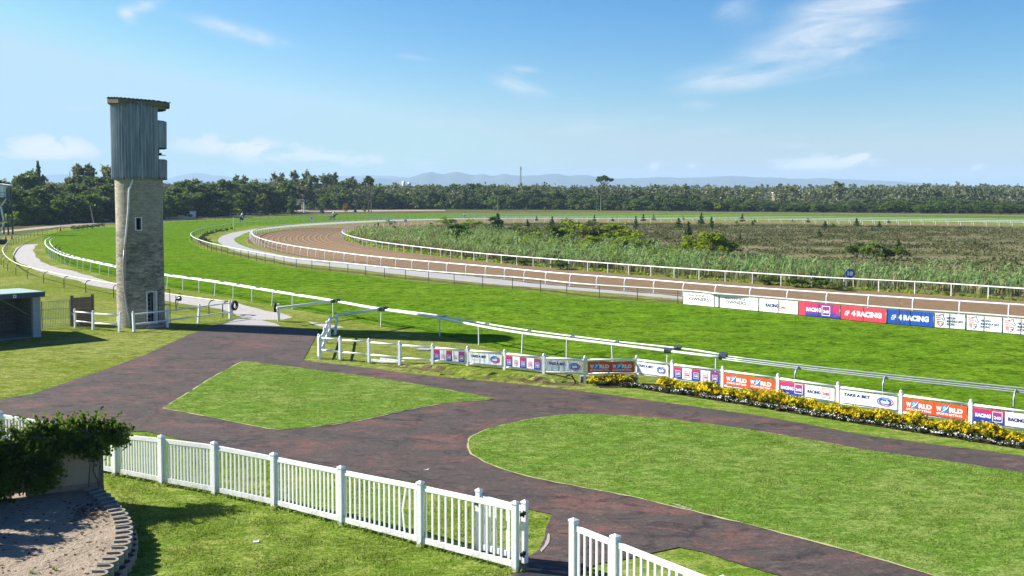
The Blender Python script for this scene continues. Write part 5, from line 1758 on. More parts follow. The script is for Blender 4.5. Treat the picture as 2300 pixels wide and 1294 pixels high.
# ------------------------------------------------------------------ trees and shrubs
def make_tree(kind, seed):
    """returns (trunk mesh, crown mesh); nominal height 10 m"""
    r_ = np.random.default_rng(seed)
    tr = MB()
    if kind == 'broad':
        lobes = []
        for i in range(11):
            a = r_.uniform(0, 6.28); z = r_.uniform(1.2, 8.2); rad = 2.7 * math.sqrt(max(.1, 1 - ((z - 4.6) / 5.0) ** 2)) * r_.uniform(.5, 1)
            s = r_.uniform(1.3, 2.1); lobes.append(((rad * math.cos(a), rad * math.sin(a), z), (s, s, s * .85)))
        lobes.append(((r_.normal(0, .5), r_.normal(0, .5), 8.5), (1.4, 1.4, 1.3)))
        lobes.append(((0, 0, 1.3), (2.6, 2.6, 1.3)))
        C_ = clump_pts(r_, lobes, 3200, 20, .16, (.6, 1.02), -.5); size = .44; m = M['f_dark']; bk = M['bark']
        tr.tube([(0, 0, -.1), (.1, 0, 2.5), (-.1, .1, 6)], [.32, .24, .1], 7)
        for i in range(4):
            c = lobes[i][0]; tr.tube([(0, 0, 2), (c[0] * .5, c[1] * .5, (2 + c[2]) / 2), c], [.16, .1, .05], 5)
    elif kind == 'gum':
        lobes = []
        tr.tube([(0, 0, -.1), (.15, 0, 4), (-.1, .1, 9)], [.28, .2, .07], 7)
        for i in range(10):
            a = r_.uniform(0, 6.28); z = r_.uniform(4.0, 9.4); rad = r_.uniform(.5, 2.2) * (1 if z < 8 else .6)
            s = r_.uniform(.7, 1.25); c = (rad * math.cos(a), rad * math.sin(a), z); lobes.append((c, (s, s, s * .9)))
            tr.tube([(0, 0, z * .62), (c[0] * .5, c[1] * .5, z * .85), c], [.12, .07, .03], 5)
        C_ = clump_pts(r_, lobes, 1150, 9, .22, (.45, 1.1), -1); size = .44; m = M['f_gum']; bk = M['palebark']
    elif kind == 'umbrella':
        lobes = []
        tr.tube([(0, 0, -.1), (.2, 0, 4), (0, .1, 7.2)], [.34, .25, .18], 8)
        for i in range(13):
            a = r_.uniform(0, 6.28); rad = 2.8 * math.sqrt(r_.uniform(0.02, 1)); z = 8.9 - .11 * rad * rad + r_.normal(0, .15)
            c = (rad * math.cos(a), rad * math.sin(a), z); lobes.append((c, (1.0, 1.0, .62)))
            if i < 9: tr.tube([(0, .05, 5.6 + .15 * i), (c[0] * .55, c[1] * .55, 7.2), (c[0], c[1], c[2] - .2)], [.16, .1, .05], 5)
        C_ = clump_pts(r_, lobes, 1700, 14, .2, (.4, 1.02), -.6); size = .36; m = M['f_pine']; bk = M['bark']
    elif kind == 'conifer':
        lobes = []
        tr.tube([(0, 0, -.1), (0, 0, 9)], [.3, .06], 6)
        for i in range(16):
            z = .8 + i * .56; rad = 2.3 * (1 - z / 10.6); a = i * 2.4
            lobes.append(((rad * .5 * math.cos(a), rad * .5 * math.sin(a), z), (max(.45, rad * .75), max(.45, rad * .75), .75)))
        lobes.append(((0, 0, 9.5), (.3, .3, .7)))
        C_ = clump_pts(r_, lobes, 1100, 10, .22, (.5, 1.1), -.4); size = .5; m = M['f_pine']; bk = M['bark']
    elif kind == 'bare':
        lobes = []
        tr.tube([(0, 0, -.1), (.05, 0, 5), (0, .05, 8.4)], [.22, .17, .08], 8)
        for i in range(12):
            a = i * 2.4; z = 5.0 + i * .36; rad = r_.uniform(1.2, 2.3) * (1 if z < 8 else .6)
            c = (rad * math.cos(a), rad * math.sin(a), z + r_.uniform(.3, .9))
            tr.tube([(0, 0, z), (c[0] * .5, c[1] * .5, z + .1), c], [.08, .05, .02], 5)
            if i > 5: lobes.append((c, (.85, .85, .6)))
        lobes.append(((0, 0, 9.2), (1.2, 1.2, .8))); lobes.append(((.9, 0, 8.6), (1.0, .9, .5)))
        C_ = clump_pts(r_, lobes, 900, 10, .2, (.3, 1), -.6); size = .36; m = M['f_pine']; bk = M['bark']
    elif kind == 'shrub':
        lobes = []
        for i in range(10):
            a = r_.uniform(0, 6.28); rad = r_.uniform(.2, 1) * 3.6; z = r_.uniform(1.5, 6.6) * (1 - (rad / 4.6) ** 2)
            lobes.append(((rad * math.cos(a), rad * math.sin(a), z + .9), (1.9, 1.9, 1.9)))
        C_ = clump_pts(r_, lobes, 1500, 14, .18, (.6, 1.04), -.3); size = .5; m = M['f_shrub']; bk = M['bark']
        for i in range(5):
            c = lobes[i][0]; tr.tube([(0, 0, -.1), (c[0] * .4, c[1] * .4, c[2] * .5), c], [.2, .14, .06], 5)
    C_ = C_[C_[:, 2] > .05]
    if kind == 'shrub':
        C_[:, 2] *= 9.6 / C_[:, 2].max(); C_[:, :2] *= 5.2 / np.abs(C_[:, :2]).max()
    cm = quads('crown', leaves(C_, size, r_, 1.5, .45), m)
    tm = tr.mesh('trunk'); tm.materials.append(bk)
    return tm, cm
PR = {}
def tree_root(name, label, cat, group, kind, var, loc, h, wscale=1.0, rz=None, m=None):
    """tree > trunk, crown; copies share mesh data"""
    key = (kind, var, m.name if m else None)
    if key not in PR:
        base_key = (kind, var)
        if base_key not in PR: PR[base_key] = make_tree(kind, 100 + var * 7 + sum(map(ord, kind)))
        tm, cm = PR[base_key]
        if m is not None:
            cm = cm.copy(); cm.materials.clear(); cm.materials.append(m)
        PR[key] = (tm, cm)
    tm, cm = PR[key]
    o = thing(name, label, cat, tuple(loc), group, random.uniform(0, 6.28) if rz is None else rz)
    s = h / 10
    o.scale = (s * wscale, s * wscale, s)
    link('trunk' if cat == 'tree' else 'stem', tm, o)
    link('crown' if cat == 'tree' else 'foliage', cm, o)
    return o

def interp(tab, x):
    for (x0, y0), (x1, y1) in zip(tab[:-1], tab[1:]):
        if x0 <= x <= x1: return y0 + (y1 - y0) * (x - x0) / (x1 - x0)
    return tab[0][1] if x < tab[0][0] else tab[-1][1]
BASE = [(-200, 512), (0, 506), (110, 501.5), (260, 497), (440, 490), (560, 482), (640, 478), (720, 470.5), (1000, 469.8), (1250, 471.2), (1700, 476), (2300, 480.5), (2600, 482)]
TOP = [(-200, 400), (0, 398), (40, 388), (100, 398), (180, 404), (250, 398), (380, 412), (440, 400), (520, 408), (600, 404), (660, 398), (720, 396), (770, 402), (860, 414), (910, 422), (1000, 416), (1060, 414), (1170, 418), (1240, 420), (1330, 428), (1450, 432), (1520, 430), (1600, 436), (1700, 446), (1800, 452), (1900, 452), (2000, 442), (2100, 444), (2200, 452), (2300, 450), (2600, 450)]
TG = 'dense belt of trees beyond the outer rail'
rt = random.Random(21)
LABT = {'broad': 'dense dark evergreen tree in the wood belt beyond the outer rail', 'gum': 'pale loose gum tree among the wood belt beyond the outer rail', 'conifer': 'dark pointed conifer in the wood belt beyond the outer rail', 'mid': 'brighter green bushy tree at the front of the wood belt'}
GRT = {'broad': 'dark evergreen trees of the wood belt', 'gum': 'gum trees of the wood belt', 'conifer': 'conifers of the wood belt', 'mid': 'brighter trees of the wood belt'}
count = 0
for row, (off, f0, f1) in enumerate(((0, .42, .72), (9, .62, .95), (24, .75, 1.08), (44, .85, 1.1))):
    x = -130 + row * 17
    while x < 2440:
        y = interp(BASE, x)
        p = G(x, y); p = p + Vector((p.x, p.y, 0)).normalized() * (off + rt.uniform(-3, 3))
        zt = AT(x, interp(TOP, x), p.y).z
        h = max(3.2, zt * rt.uniform(f0, f1))
        if row == 3 and x > 560: h = max(h, zt * rt.uniform(.9, 1.08))
        q = rt.random()
        if 590 < x < 800 and row >= 2: kind = 'gum' if q < .6 else 'broad'
        elif 1400 < x < 1900 and row >= 2: kind = 'gum' if q < .55 else 'broad'
        elif row >= 2: kind = 'gum' if q < .12 else 'broad'
        elif row == 0 and q < .3: kind = 'mid'
        else: kind = 'broad' if q < .97 else 'conifer'
        k2 = 'broad' if kind == 'mid' else kind
        wsc = rt.uniform(1.0, 1.4) * (1.0 if h > 6 else 1.35) * (1.2 if kind in ('broad', 'mid') else 1)
        if not (row == 0 and (372 < x < 445 or 655 < x < 740)):
            tree_root({'broad': 'evergreen_tree', 'gum': 'gum_tree', 'conifer': 'conifer_tree', 'mid': 'bushy_tree'}[kind], LABT[kind], 'tree', GRT[kind], k2, rt.randrange(4 if k2 == 'broad' else 3), p, h, wsc, m=M['f_mid'] if kind == 'mid' else None)
            count += 1
        x += max(14, h * wsc * .50 * F / p.y) * rt.uniform(.75, 1.15) * (1.0 if row < 2 else 1.15)
x = -120
while x < 2440:
    p = G(x, interp(BASE, x) + rt.uniform(-.3, .5)); h = rt.uniform(1.6, 3.6)
    mm = rt.choice(['f_shrubdark', 'f_shrubdark', 'f_mid', 'f_olive', 'f_shrub'])
    if not (372 < x < 445):
        tree_root('wood_edge_shrub', 'low ' + {'f_shrubdark': 'dark green', 'f_mid': 'mid green', 'f_olive': 'olive', 'f_shrub': 'yellow green'}[mm] + ' shrub along the foot of the wood beyond the outer rail', 'shrub', {'f_shrubdark': 'dark green', 'f_mid': 'mid green', 'f_olive': 'olive', 'f_shrub': 'yellow green'}[mm] + ' shrubs along the foot of the wood', 'shrub', rt.randrange(3), p, h, rt.uniform(.9, 1.8), m=M[mm])
    x += rt.uniform(16, 36)
# singled-out trees
print('belt trees', count)
def px_tree(name, label, kind, var, x, yb, yt, D, w=1.0, m=None, cat='tree', group=None):
    p = AT(x, yb, D) if D else G(x, yb); p.z = 0
    h = AT(x, yt, p.y).z
    return tree_root(name, label, cat, group, kind, var, p, h, w, m=m)
px_tree('umbrella_pine', 'flat crowned umbrella pine rising alone above the woods before the mountains', 'umbrella', 0, 1355, 440, 391, 440, .82)
px_tree('tall_pine', 'tall thin pine with bare trunk and small crown standing before the dark wood', 'bare', 0, 828, 477, 397, None, .92)
px_tree('big_gum', 'broad pale gum tree rising above the wood towards the right', 'gum', 1, 1880, 440, 409, 470, 1.5)
px_tree('norfolk_pine', 'narrow pointed pine standing above the dark wood at far left', 'conifer', 1, 86, 400, 364, 330, .55)
px_tree('wide_pine', 'spreading tree under the narrow pine on the left skyline', 'broad', 1, 80, 420, 380, 330, 1.2)
for i, (x, yt) in enumerate(((158, 373), (178, 371), (205, 373), (232, 371), (252, 374), (618, 392), (640, 388), (664, 384), (690, 387), (735, 390), (752, 389), (530, 396), (545, 394))):
    px_tree('gum_tree', 'tall open gum tree standing up on the skyline above the dark wood', 'gum', i % 3, x, 430, yt, 330 if x < 300 else 480, .8 if x < 300 else .7, group='skyline gum trees')
ft = [(772, 478, 457, 'conifer', None, 'small pointed young pine before the dirt road, left of the ochre bush'), (723, 480, 458, 'conifer', None, 'pale green pointed young tree right of the white lamp pole'), (777, 479, 455, 'shrub', M['f_rust'], 'ochre brown rounded bush in front of the dark wood'), (798, 478, 461, 'conifer', None, 'small green tree between ochre bush and tall pine'), (818, 478, 462, 'shrub', M['f_mid'], 'rounded green bush beside the foot of the tall pine'), (1182, 475.5, 463, 'shrub', M['f_rust'], 'reddish ochre bush left of the yellow one at the far rail'), (1225, 475.5, 464, 'shrub', M['f_rust'], 'golden yellow bush by the far rail'), (1110, 472.5, 437, 'shrub', M['f_mid'], 'wide rounded thicket of brighter green at the foot of the wood'), (655, 483, 446, 'broad', None, 'round dark tree just left of the white lamp pole'), (590, 484, 436, 'broad', M['f_olive'], 'olive green tree right of the water tank'), (1345, 473.5, 425, 'conifer', None, 'tall dark cypress shaped tree below the umbrella pine')]
for x, yb, yt, kd, m, lab in ft:
    if lab.startswith('small pointed young pine'): continue
    px_tree('bush' if kd == 'shrub' else 'young_tree', lab, kd, 0, x, yb, yt, None, 1.55 if x == 1110 else .9, m, 'tree' if kd != 'shrub' else 'shrub')

# far woodland as one mass
r_ = np.random.default_rng(5)
Vs = []
n = 0
while n < 2600:
    D_ = 430 + 1150 * r_.random() ** 1.25
    u = r_.uniform(-.62, .66)
    x_ = u * D_
    h = 8 + D_ * r_.uniform(1, 13 + 4 * math.sin(x_ * .013 + D_ * .004)) / F
    if u < -.22: h += D_ * 10 / F
    if r_.random() < .05: h += D_ * 5 / F
    k_l = 3 + int(r_.integers(0, 3))
    lobes = [((x_ + r_.normal(0, 1.6), D_ + r_.normal(0, 1.6), h * r_.uniform(.55, .92)), (r_.uniform(1.5, 2.6), r_.uniform(1.5, 2.6), r_.uniform(1.2, 2.4))) for _ in range(k_l)]
    lobes.append(((x_, D_, h * .3), (3, 3, h * .35)))
    Vs.append(clump_pts(r_, lobes, 84 if D_ < 800 else 48, 7, .25, (.5, 1.05), -.4))
    n += 1
Cw = np.concatenate(Vs)
sz = np.clip(Cw[:, 1] / 620, .9, 2.0)
Lw = leaves(Cw, 1.0, r_, 1.4, .5)
Lw = Cw[:, None, :] + (Lw - Cw[:, None, :]) * sz[:, None, None]
o = link('far_woodland', quads('far_woodland', Lw, M['f_far'])); tag(o, label='grey green woodland stretching to the horizon beyond the racecourse', kind='stuff')

# infield saplings and shrubs
SG = 'young pines dotted over the infield heath'
sap = [(1240, 509, 22, 16), (1262, 513, 20, 14), (1205, 496, 11, 8), (1335, 499, 16, 9), (1428, 514, 28, 13), (1445, 497, 15, 12), (1468, 495, 12, 12), (1524, 513, 22, 24), (1546, 533, 33, 25), (1575, 506, 27, 17), (1598, 513, 25, 16), (1667, 498, 17, 12), (1534, 494, 10, 8), (1853, 512, 16, 14), (1924, 509, 18, 19), (1975, 512, 15, 13), (1840, 534, 20, 13), (1815, 500, 10, 15), (1662, 542, 22, 8), (2018, 567, 28, 24), (850, 533, 32, 14), (842, 526, 22, 12), (1118, 513, 32, 26), (1185, 510, 16, 14), (1695, 500, 8, 10), (1780, 500, 8, 12), (1996, 501, 9, 12), (2190, 553, 12, 9), (1300, 505, 8, 10), (1376, 497, 8, 8), (1690, 506, 10, 9)]
for k, (x, y, hp, wp) in enumerate(sap):
    p = G(x, y); h = hp * p.y / F * 1.05
    tree_root('young_pine', 'young dark green pine growing on the brown infield heath', 'tree', SG, 'conifer', k % 3, p, h, max(.7, min(1.9, wp / hp * 2.0)))
shr = [(1030, 547, 46, 92, 'f_shrubdark'), (1005, 505, 18, 52, 'f_shrub'), (1062, 512, 20, 62, 'f_shrub'), (1110, 516, 30, 48, 'f_shrubdark'), (1160, 525, 22, 44, 'f_shrubdark'), (1195, 533, 26, 60, 'f_olive'), (1245, 553, 40, 62, 'f_shrubdark'), (1290, 540, 40, 84, 'f_shrub'), (1335, 545, 40, 92, 'f_olive'), (1385, 548, 38, 90, 'f_shrub'), (1420, 562, 34, 74, 'f_shrub'), (1455, 572, 28, 56, 'f_olive'), (1330, 566, 30, 80, 'f_shrub'), (1270, 568, 30, 50, 'f_olive'), (1555, 571, 36, 64, 'f_shrub'), (1598, 573, 44, 86, 'f_shrub'), (1635, 574, 34, 54, 'f_shrub'), (1925, 580, 36, 52, 'f_shrubdark'), (1960, 584, 40, 60, 'f_mid'), (1995, 584, 34, 50, 'f_shrubdark'), (2025, 582, 30, 40, 'f_mid'), (885, 527, 20, 22, 'f_shrubdark'), (876, 505, 12, 34, 'f_shrub'), (940, 532, 16, 40, 'f_olive'), (970, 540, 18, 34, 'f_shrubdark'), (1730, 640, 22, 60, 'f_shrubdark'), (1790, 645, 26, 60, 'f_shrubdark'), (1840, 648, 26, 60, 'f_shrubdark'), (1880, 653, 22, 50, 'f_olive'), (1510, 585, 22, 46, 'f_shrub'), (1120, 570, 20, 60, 'f_olive'), (1060, 568, 16, 56, 'f_olive'), (1380, 603, 18, 60, 'f_olive'), (1700, 600, 16, 30, 'f_olive'), (1870, 512, 13, 14, 'f_shrub'), (1655, 504, 8, 8, 'f_shrub'), (1140, 590, 18, 50, 'f_shrubdark'), (1180, 596, 20, 50, 'f_olive'), (1260, 605, 18, 44, 'f_shrubdark')]
LS = {'f_shrub': ('yellow green rounded shrub in the infield scrub', 'yellow green infield shrubs'), 'f_shrubdark': ('dark green rounded shrub in the infield scrub', 'dark green infield shrubs'), 'f_olive': ('dull olive rounded shrub in the infield scrub', 'olive infield shrubs'), 'f_mid': ('mid green shrub in the clump right of the infield centre', 'mid green infield shrubs')}
for k, (x, y, hp, wp, mm) in enumerate(shr):
    p = G(x, y); h = hp * p.y / F * 1.08
    tree_root('infield_shrub', LS[mm][0], 'shrub', LS[mm][1], 'shrub', k % 3, p, h * (1.2 if 1230 < x < 1670 else 1), max(.5, wp / hp * .95), m=M[mm])
# dark low bushes in the bend and on the rubble strip
rs = random.Random(33)
for k in range(70):
    x = rs.uniform(960, 1530); y = 520 + (rs.random() ** .8) * (72 if x > 1200 else 52) + (x - 1200) * .015
    mm = rs.choices(['f_shrub', 'f_olive', 'f_shrubdark'], (.45, .35, .2))[0]
    p = G(x, y)
    tree_root('infield_shrub', LS[mm][0], 'shrub', LS[mm][1], 'shrub', k % 3, p, rs.uniform(1.0, 2.1), rs.uniform(.9, 1.7), m=M[mm])
bp = [(522, 518.5), (508, 520), (497, 522), (486, 524), (476, 526.5), (467, 529.5), (460, 533), (455, 537), (453, 541.5), (461, 545), (470, 548)]
for k, (x, y) in enumerate(bp):
    p = G(x, y); tree_root('hedge_bush', 'small dark round bush in the row inside the bend of the turf', 'shrub', 'low bushes inside the bend', 'shrub', k % 3, p, .85, 1.3, m=M['f_shrubdark'])
for k, (x, y) in enumerate([(165, 517), (176, 516), (187, 515), (197, 514), (208, 513), (219, 511.5), (230, 510)]):
    p = G(x, y); tree_root('rubble_bush', 'low dark bush on the rubble strip by the outer rail left of the tower', 'shrub', 'bushes on the rubble strip', 'shrub', k % 3, p, 1.0, 1.5, m=M['f_shrubdark'])
for k, (x, y, h) in enumerate([(50, 505, 4.2), (72, 504, 5.0), (30, 508, 3.6), (95, 503, 4.0), (18, 512, 3.2)]):
    p = G(x, y); tree_root('bright_thicket', 'sunlit bright green thicket at the foot of the dark wood, far left', 'shrub', 'bright thickets at far left', 'shrub', k % 3, p, h, 1.1, m=M['f_shrub'])

# reeds and heath as masses
def inside(D_curve):
    return [(p.x, p.y) for p in offset(D_curve, -1.8)]
import bisect
Doff = offset(D, -2.2)
poly = np.array([(p.x, p.y) for p in Doff[::3]])
def pip(X, Y):
    ins = np.zeros(len(X), bool); j = len(poly) - 1
    for i in range(len(poly)):
        xi, yi = poly[i]; xj, yj = poly[j]
        c = ((yi > Y) != (yj > Y)) & (X < (xj - xi) * (Y - yi) / (yj - yi + 1e-12) + xi)
        ins ^= c; j = i
    return ins
def dist_curve(X, Y, stop=None):
    near = np.full(len(X), 1e9)
    for p in Doff[::2]:
        near = np.minimum(near, (X - p.x) ** 2 + (Y - p.y) ** 2)
    return np.sqrt(near)
r_ = np.random.default_rng(8)
N = 60000
X = r_.uniform(-40, 110, N); Y = r_.uniform(55, 262, N)
ok = pip(X, Y) & (np.abs(X / Y) < .62)
X, Y = X[ok], Y[ok]
dc = dist_curve(X, Y)
pxs = 1150 + X / Y * F
lim = np.where(pxs > 1500, 12 + 2 * np.sin(pxs * .03), np.where(pxs > 1000, 30, 26))
lim = np.where(Y > 188, 0, lim)
prob = np.where(dc < lim * .55, 1.0, np.clip((lim - dc) / (lim * .45), 0, 1) * .8)
prob *= np.where(dc < 1.2, .3, 1)
prob *= np.where((pxs < 1500) & (dc > 6), .35, 1)
keep = r_.random(len(X)) < prob
X, Y, dc, pxs = X[keep], Y[keep], dc[keep], pxs[keep]
def reeds(X, Y, nb, hmin, hmax, w, name, m, label, lean=.35):
    n = len(X); K = n * nb
    bx = np.repeat(X, nb) + r_.normal(0, .22, K); by = np.repeat(Y, nb) + r_.normal(0, .22, K)
    h = r_.uniform(hmin, hmax, K) * np.repeat(1 + .22 * np.sin(X * .5 + Y * .3), nb)
    a = r_.uniform(0, 6.28, K); ln = r_.uniform(.05, lean, K) * h
    dx, dy = np.cos(a) * ln + .12 * h, np.sin(a) * ln
    b = r_.uniform(0, 6.28, K); wx, wy_ = np.cos(b) * w / 2, np.sin(b) * w / 2
    z0 = h * .35
    low = np.stack([np.stack([bx - wx, by - wy_, z0 * 0], 1), np.stack([bx + wx, by + wy_, z0 * 0], 1), np.stack([bx + dx * .4 + wx, by + dy * .4 + wy_, h * .65], 1), np.stack([bx + dx * .4 - wx, by + dy * .4 - wy_, h * .65], 1)], 1)
    top = np.stack([low[:, 3], low[:, 2], np.stack([bx + dx * 1.1, by + dy * 1.1, h * .98], 1), np.stack([bx + dx * 1.0, by + dy * 1.0, h], 1)], 1)
    V = np.concatenate([low, top])
    o = link(name, quads(name, V, m)); tag(o, label=label, kind='stuff')
nstraw = (r_.random(len(X)) < np.where(pxs < 1010, .45, np.where(pxs < 1350, .22, .06)))
hs = np.where(dc < 3, .8, 1)
g_ = ~nstraw
print('reeds', g_.sum(), nstraw.sum())
reeds(X[g_], Y[g_], 3, .9, 1.75, .07, 'reed_bed', M['f_reed'], 'tall grey green reeds behind the white infield rail')
Xl, Yl = np.repeat(X[g_], 9), np.repeat(Y[g_], 9)
Zl = r_.uniform(.5, 1.85, len(Xl)) * (1 + .18 * np.sin(Xl * .5 + Yl * .3))
Cl = np.stack([Xl + r_.normal(0, .3, len(Xl)) + Zl * .1, Yl + r_.normal(0, .3, len(Xl)), Zl], 1)
o = link('reed_leaves', quads('reed_leaves', leaves(Cl, .10, r_, 4.5, .3), M['f_reed'])); tag(o, label='drooping grey green leaves of the reed bed', kind='stuff')
reeds(X[nstraw], Y[nstraw], 6, .9, 1.7, .08, 'dry_reeds', M['f_straw'], 'pale straw coloured dead reeds among the green ones')
sel = (dc < 2.6) & (pxs > 1000)
reeds(X[sel], Y[sel] - .3, 5, .6, 1.15, .07, 'reed_stalks', M['f_straw'], 'brown dead stalks at the foot of the reeds', .15)
# heath: low scrub in long irregular drifts, with barer straw ground between them
from mathutils import noise as mnoise
def heath(name, m, seed, N, thr, hlo, hhi, size, label):
    r2 = np.random.default_rng(seed)
    X = r2.uniform(-45, 200, N); Y = 62 + 215 * r2.random(N) ** .8
    ok = pip(X, Y) & (np.abs(X / Y) < .62); X, Y = X[ok], Y[ok]
    f = np.array([mnoise.noise((x * .045 + seed, y * .12, 0)) + .55 * mnoise.noise((x * .16, y * .38 + seed, 3)) + .3 * mnoise.noise((x * .6, y * .9, seed)) for x, y in zip(X, Y)])
    far_edge = np.array([(q.x, q.y) for q in Doff if q.y > 190][::2])
    dfe = np.sqrt(((X[:, None] - far_edge[None, :, 0]) ** 2 + (Y[:, None] - far_edge[None, :, 1]) ** 2).min(1))
    ok = (f > thr + .25 * (r2.random(len(X)) - .5)) & (dfe > 7); X, Y, f, dfe = X[ok], Y[ok], f[ok], dfe[ok]
    tall = (hlo + (hhi - hlo) * np.clip(f - thr, 0, 1) * r2.uniform(.6, 1.3, len(X))) * np.clip(dfe / 18, .35, 1)
    K = 18
    C_ = np.repeat(np.stack([X, Y, tall * .5], 1), K, axis=0) + r2.normal(size=(len(X) * K, 3)) * np.repeat(np.stack([.6 + tall * 0, .45 + tall * 0, tall * .34], 1), K, axis=0)
    C_[:, 2] = np.maximum(C_[:, 2], .03)
    print(name, len(C_))
    o = link(name, quads(name, leaves(C_, size, r2, 1.8, .6), m)); tag(o, label=label, kind='stuff')
heath('heath', M['f_heath'], 4, 26000, -.06, .22, .75, .15, 'low olive heath scrub in drifts across the infield')
heath('brown_heath', M['f_heathbrown'], 9, 20000, .06, .18, .6, .13, 'low brownish heath scrub among the olive drifts')
# verge weeds along infield rail
Wd = offset(D, -.9)
wx = np.array([(p.x, p.y, .08) for p in Wd for _ in range(7) if p.y < 200]) 
wx = wx + r_.normal(size=wx.shape) * np.array([.45, .45, .06]); wx[:, 2] = np.maximum(wx[:, 2], .03)
o = link('verge_grass', quads('verge_grass', leaves(wx, .22, r_, 2, .3), M['f_shrub'])); tag(o, label='bright green grass fringe under the white infield rail', kind='stuff')

# short standing blades over the near lawns
def poly_np(px): return np.array([(p.x, p.y) for p in V2(px)])
def pip2(P_, X, Y):
    ins = np.zeros(len(X), bool); j = len(P_) - 1
    for i in range(len(P_)):
        xi, yi = P_[i]; xj, yj = P_[j]
        ins ^= ((yi > Y) != (yj > Y)) & (X < (xj - xi) * (Y - yi) / (yj - yi + 1e-12) + xi); j = i
    return ins
def blades(name, px, z, n, m, hmin, hmax, label, ymax=60):
    P_ = poly_np(px)
    X = r_.uniform(P_[:, 0].min(), P_[:, 0].max(), n); Y = r_.uniform(P_[:, 1].min(), min(P_[:, 1].max(), ymax), n)
    k = pip2(P_, X, Y); X, Y = X[k], Y[k]
    cl = np.sin(X * 3.1 + 2 * np.sin(Y * 1.7)) * np.sin(Y * 2.7 + 1.5 * np.sin(X * 2.1))
    k = r_.random(len(X)) < .55 + .45 * cl; X, Y, cl = X[k], Y[k], cl[k]
    K = len(X)
    h = r_.uniform(hmin, hmax, K) * (1 + .35 * cl); a = r_.uniform(0, 6.28, K); b = r_.uniform(0, 6.28, K)
    ln = h * r_.uniform(.3, 1.3, K); w = r_.uniform(.006, .014, K)
    wx, wy_ = np.cos(b) * w, np.sin(b) * w; dx, dy = np.cos(a) * ln, np.sin(a) * ln
    B0 = np.stack([X - wx, Y - wy_, np.full(K, z)], 1); B1 = np.stack([X + wx, Y + wy_, np.full(K, z)], 1)
    T1 = np.stack([X + dx + wx * .4, Y + dy + wy_ * .4, z + h], 1); T0 = np.stack([X + dx - wx * .4, Y + dy - wy_ * .4, z + h], 1)
    o = link(name, quads(name, np.stack([B0, B1, T1, T0], 1), m)); tag(o, label=label, kind='stuff')
fore = [(228, 1066), (365, 1093), (483, 1116), (616, 1144), (767, 1184), (944, 1231), (1150, 1286), (1160, 1296), (1060, 1420), (300, 1420), (305, 1260), (318, 1220), (308, 1170), (290, 1140), (255, 1110)]
blades('near_lawn_grass', fore, .0, 110000, M['f_blade'], .02, .045, 'short grass of the near lawn inside the picket fence')
blades('oval_lawn_grass', isl2, .045, 120000, M['f_blade'], .015, .035, 'short grass of the oval lawn', 45)
blades('island_lawn_grass', isl1, .045, 45000, M['f_blade'], .015, .035, 'short grass of the angular lawn island')
strip = [(330, 971), (413, 990), (477, 1003), (606, 1026), (767, 1060), (944, 1090), (1085, 1124), (1180, 1146), (1238, 1159), (1222, 1200), (1180, 1250), (1157, 1276), (944, 1220), (767, 1172), (616, 1132), (365, 1080), (262, 1060), (262, 1000)]
blades('fence_strip_grass', strip, .0, 60000, M['f_blade'], .025, .06, 'grass strip behind the picket fence')
# longer tufts round the fence posts
tp = []
for p in pp + [rp0, rp1, rp2] + bpts[:9]:
    for k in range(46): tp.append((p.x + r_.normal(0, .13), p.y + r_.normal(0, .13) - .05, r_.uniform(.01, .09)))
for a_, b_ in list(zip(pp[:-1], pp[1:])):
    for k in range(240):
        q = a_.lerp(b_, r_.random()); tp.append((q.x + r_.normal(0, .04), q.y + r_.normal(0, .04), r_.uniform(.01, .09)))
o = link('post_tufts', quads('post_tufts', leaves(np.array(tp), .03, r_, 3.5, -.2), M['f_blade'])); tag(o, label='longer grass tufts round the feet of the white fences', kind='stuff')
# ------------------------------------------------------------------ horses, riders and a walker
def skin_mesh(name, joints, bones, radii, m, sub=1):
    """one continuous skinned body from a skeleton"""
    me = bpy.data.meshes.new(name)
    me.from_pydata(joints, bones, [])
    ob = bpy.data.objects.new(name, me); COL.objects.link(ob)
    md = ob.modifiers.new('skin', 'SKIN')
    for i, r0 in enumerate(radii):
        me.skin_vertices[0].data[i].radius = (r0, r0) if not isinstance(r0, tuple) else r0
        me.skin_vertices[0].data[i].use_root = (i == 0)
    s = ob.modifiers.new('sub', 'SUBSURF'); s.levels = sub; s.render_levels = sub
    dg = bpy.context.evaluated_depsgraph_get()
    out = bpy.data.meshes.new_from_object(ob.evaluated_get(dg))
    bpy.data.objects.remove(ob)
    out.name = name
    out.materials.clear(); out.materials.append(m)
    out.polygons.foreach_set('use_smooth', [True] * len(out.polygons))
    return out
M['horse'] = paint('dark_brown_horse_coat', (.025, .016, .012), .5, .1)
M['mane'] = paint('black_mane', (.01, .008, .007), .7, .1)
M['silk'] = paint('white_riding_shirt', (.7, .7, .72), .7, .1)
M['breech'] = paint('dark_riding_trousers', (.03, .035, .06), .8, .1)
M['skin'] = paint('skin', (.35, .2, .13), .6, .05)
M['helmet'] = paint('pale_blue_helmet', (.25, .32, .45), .4, .05)
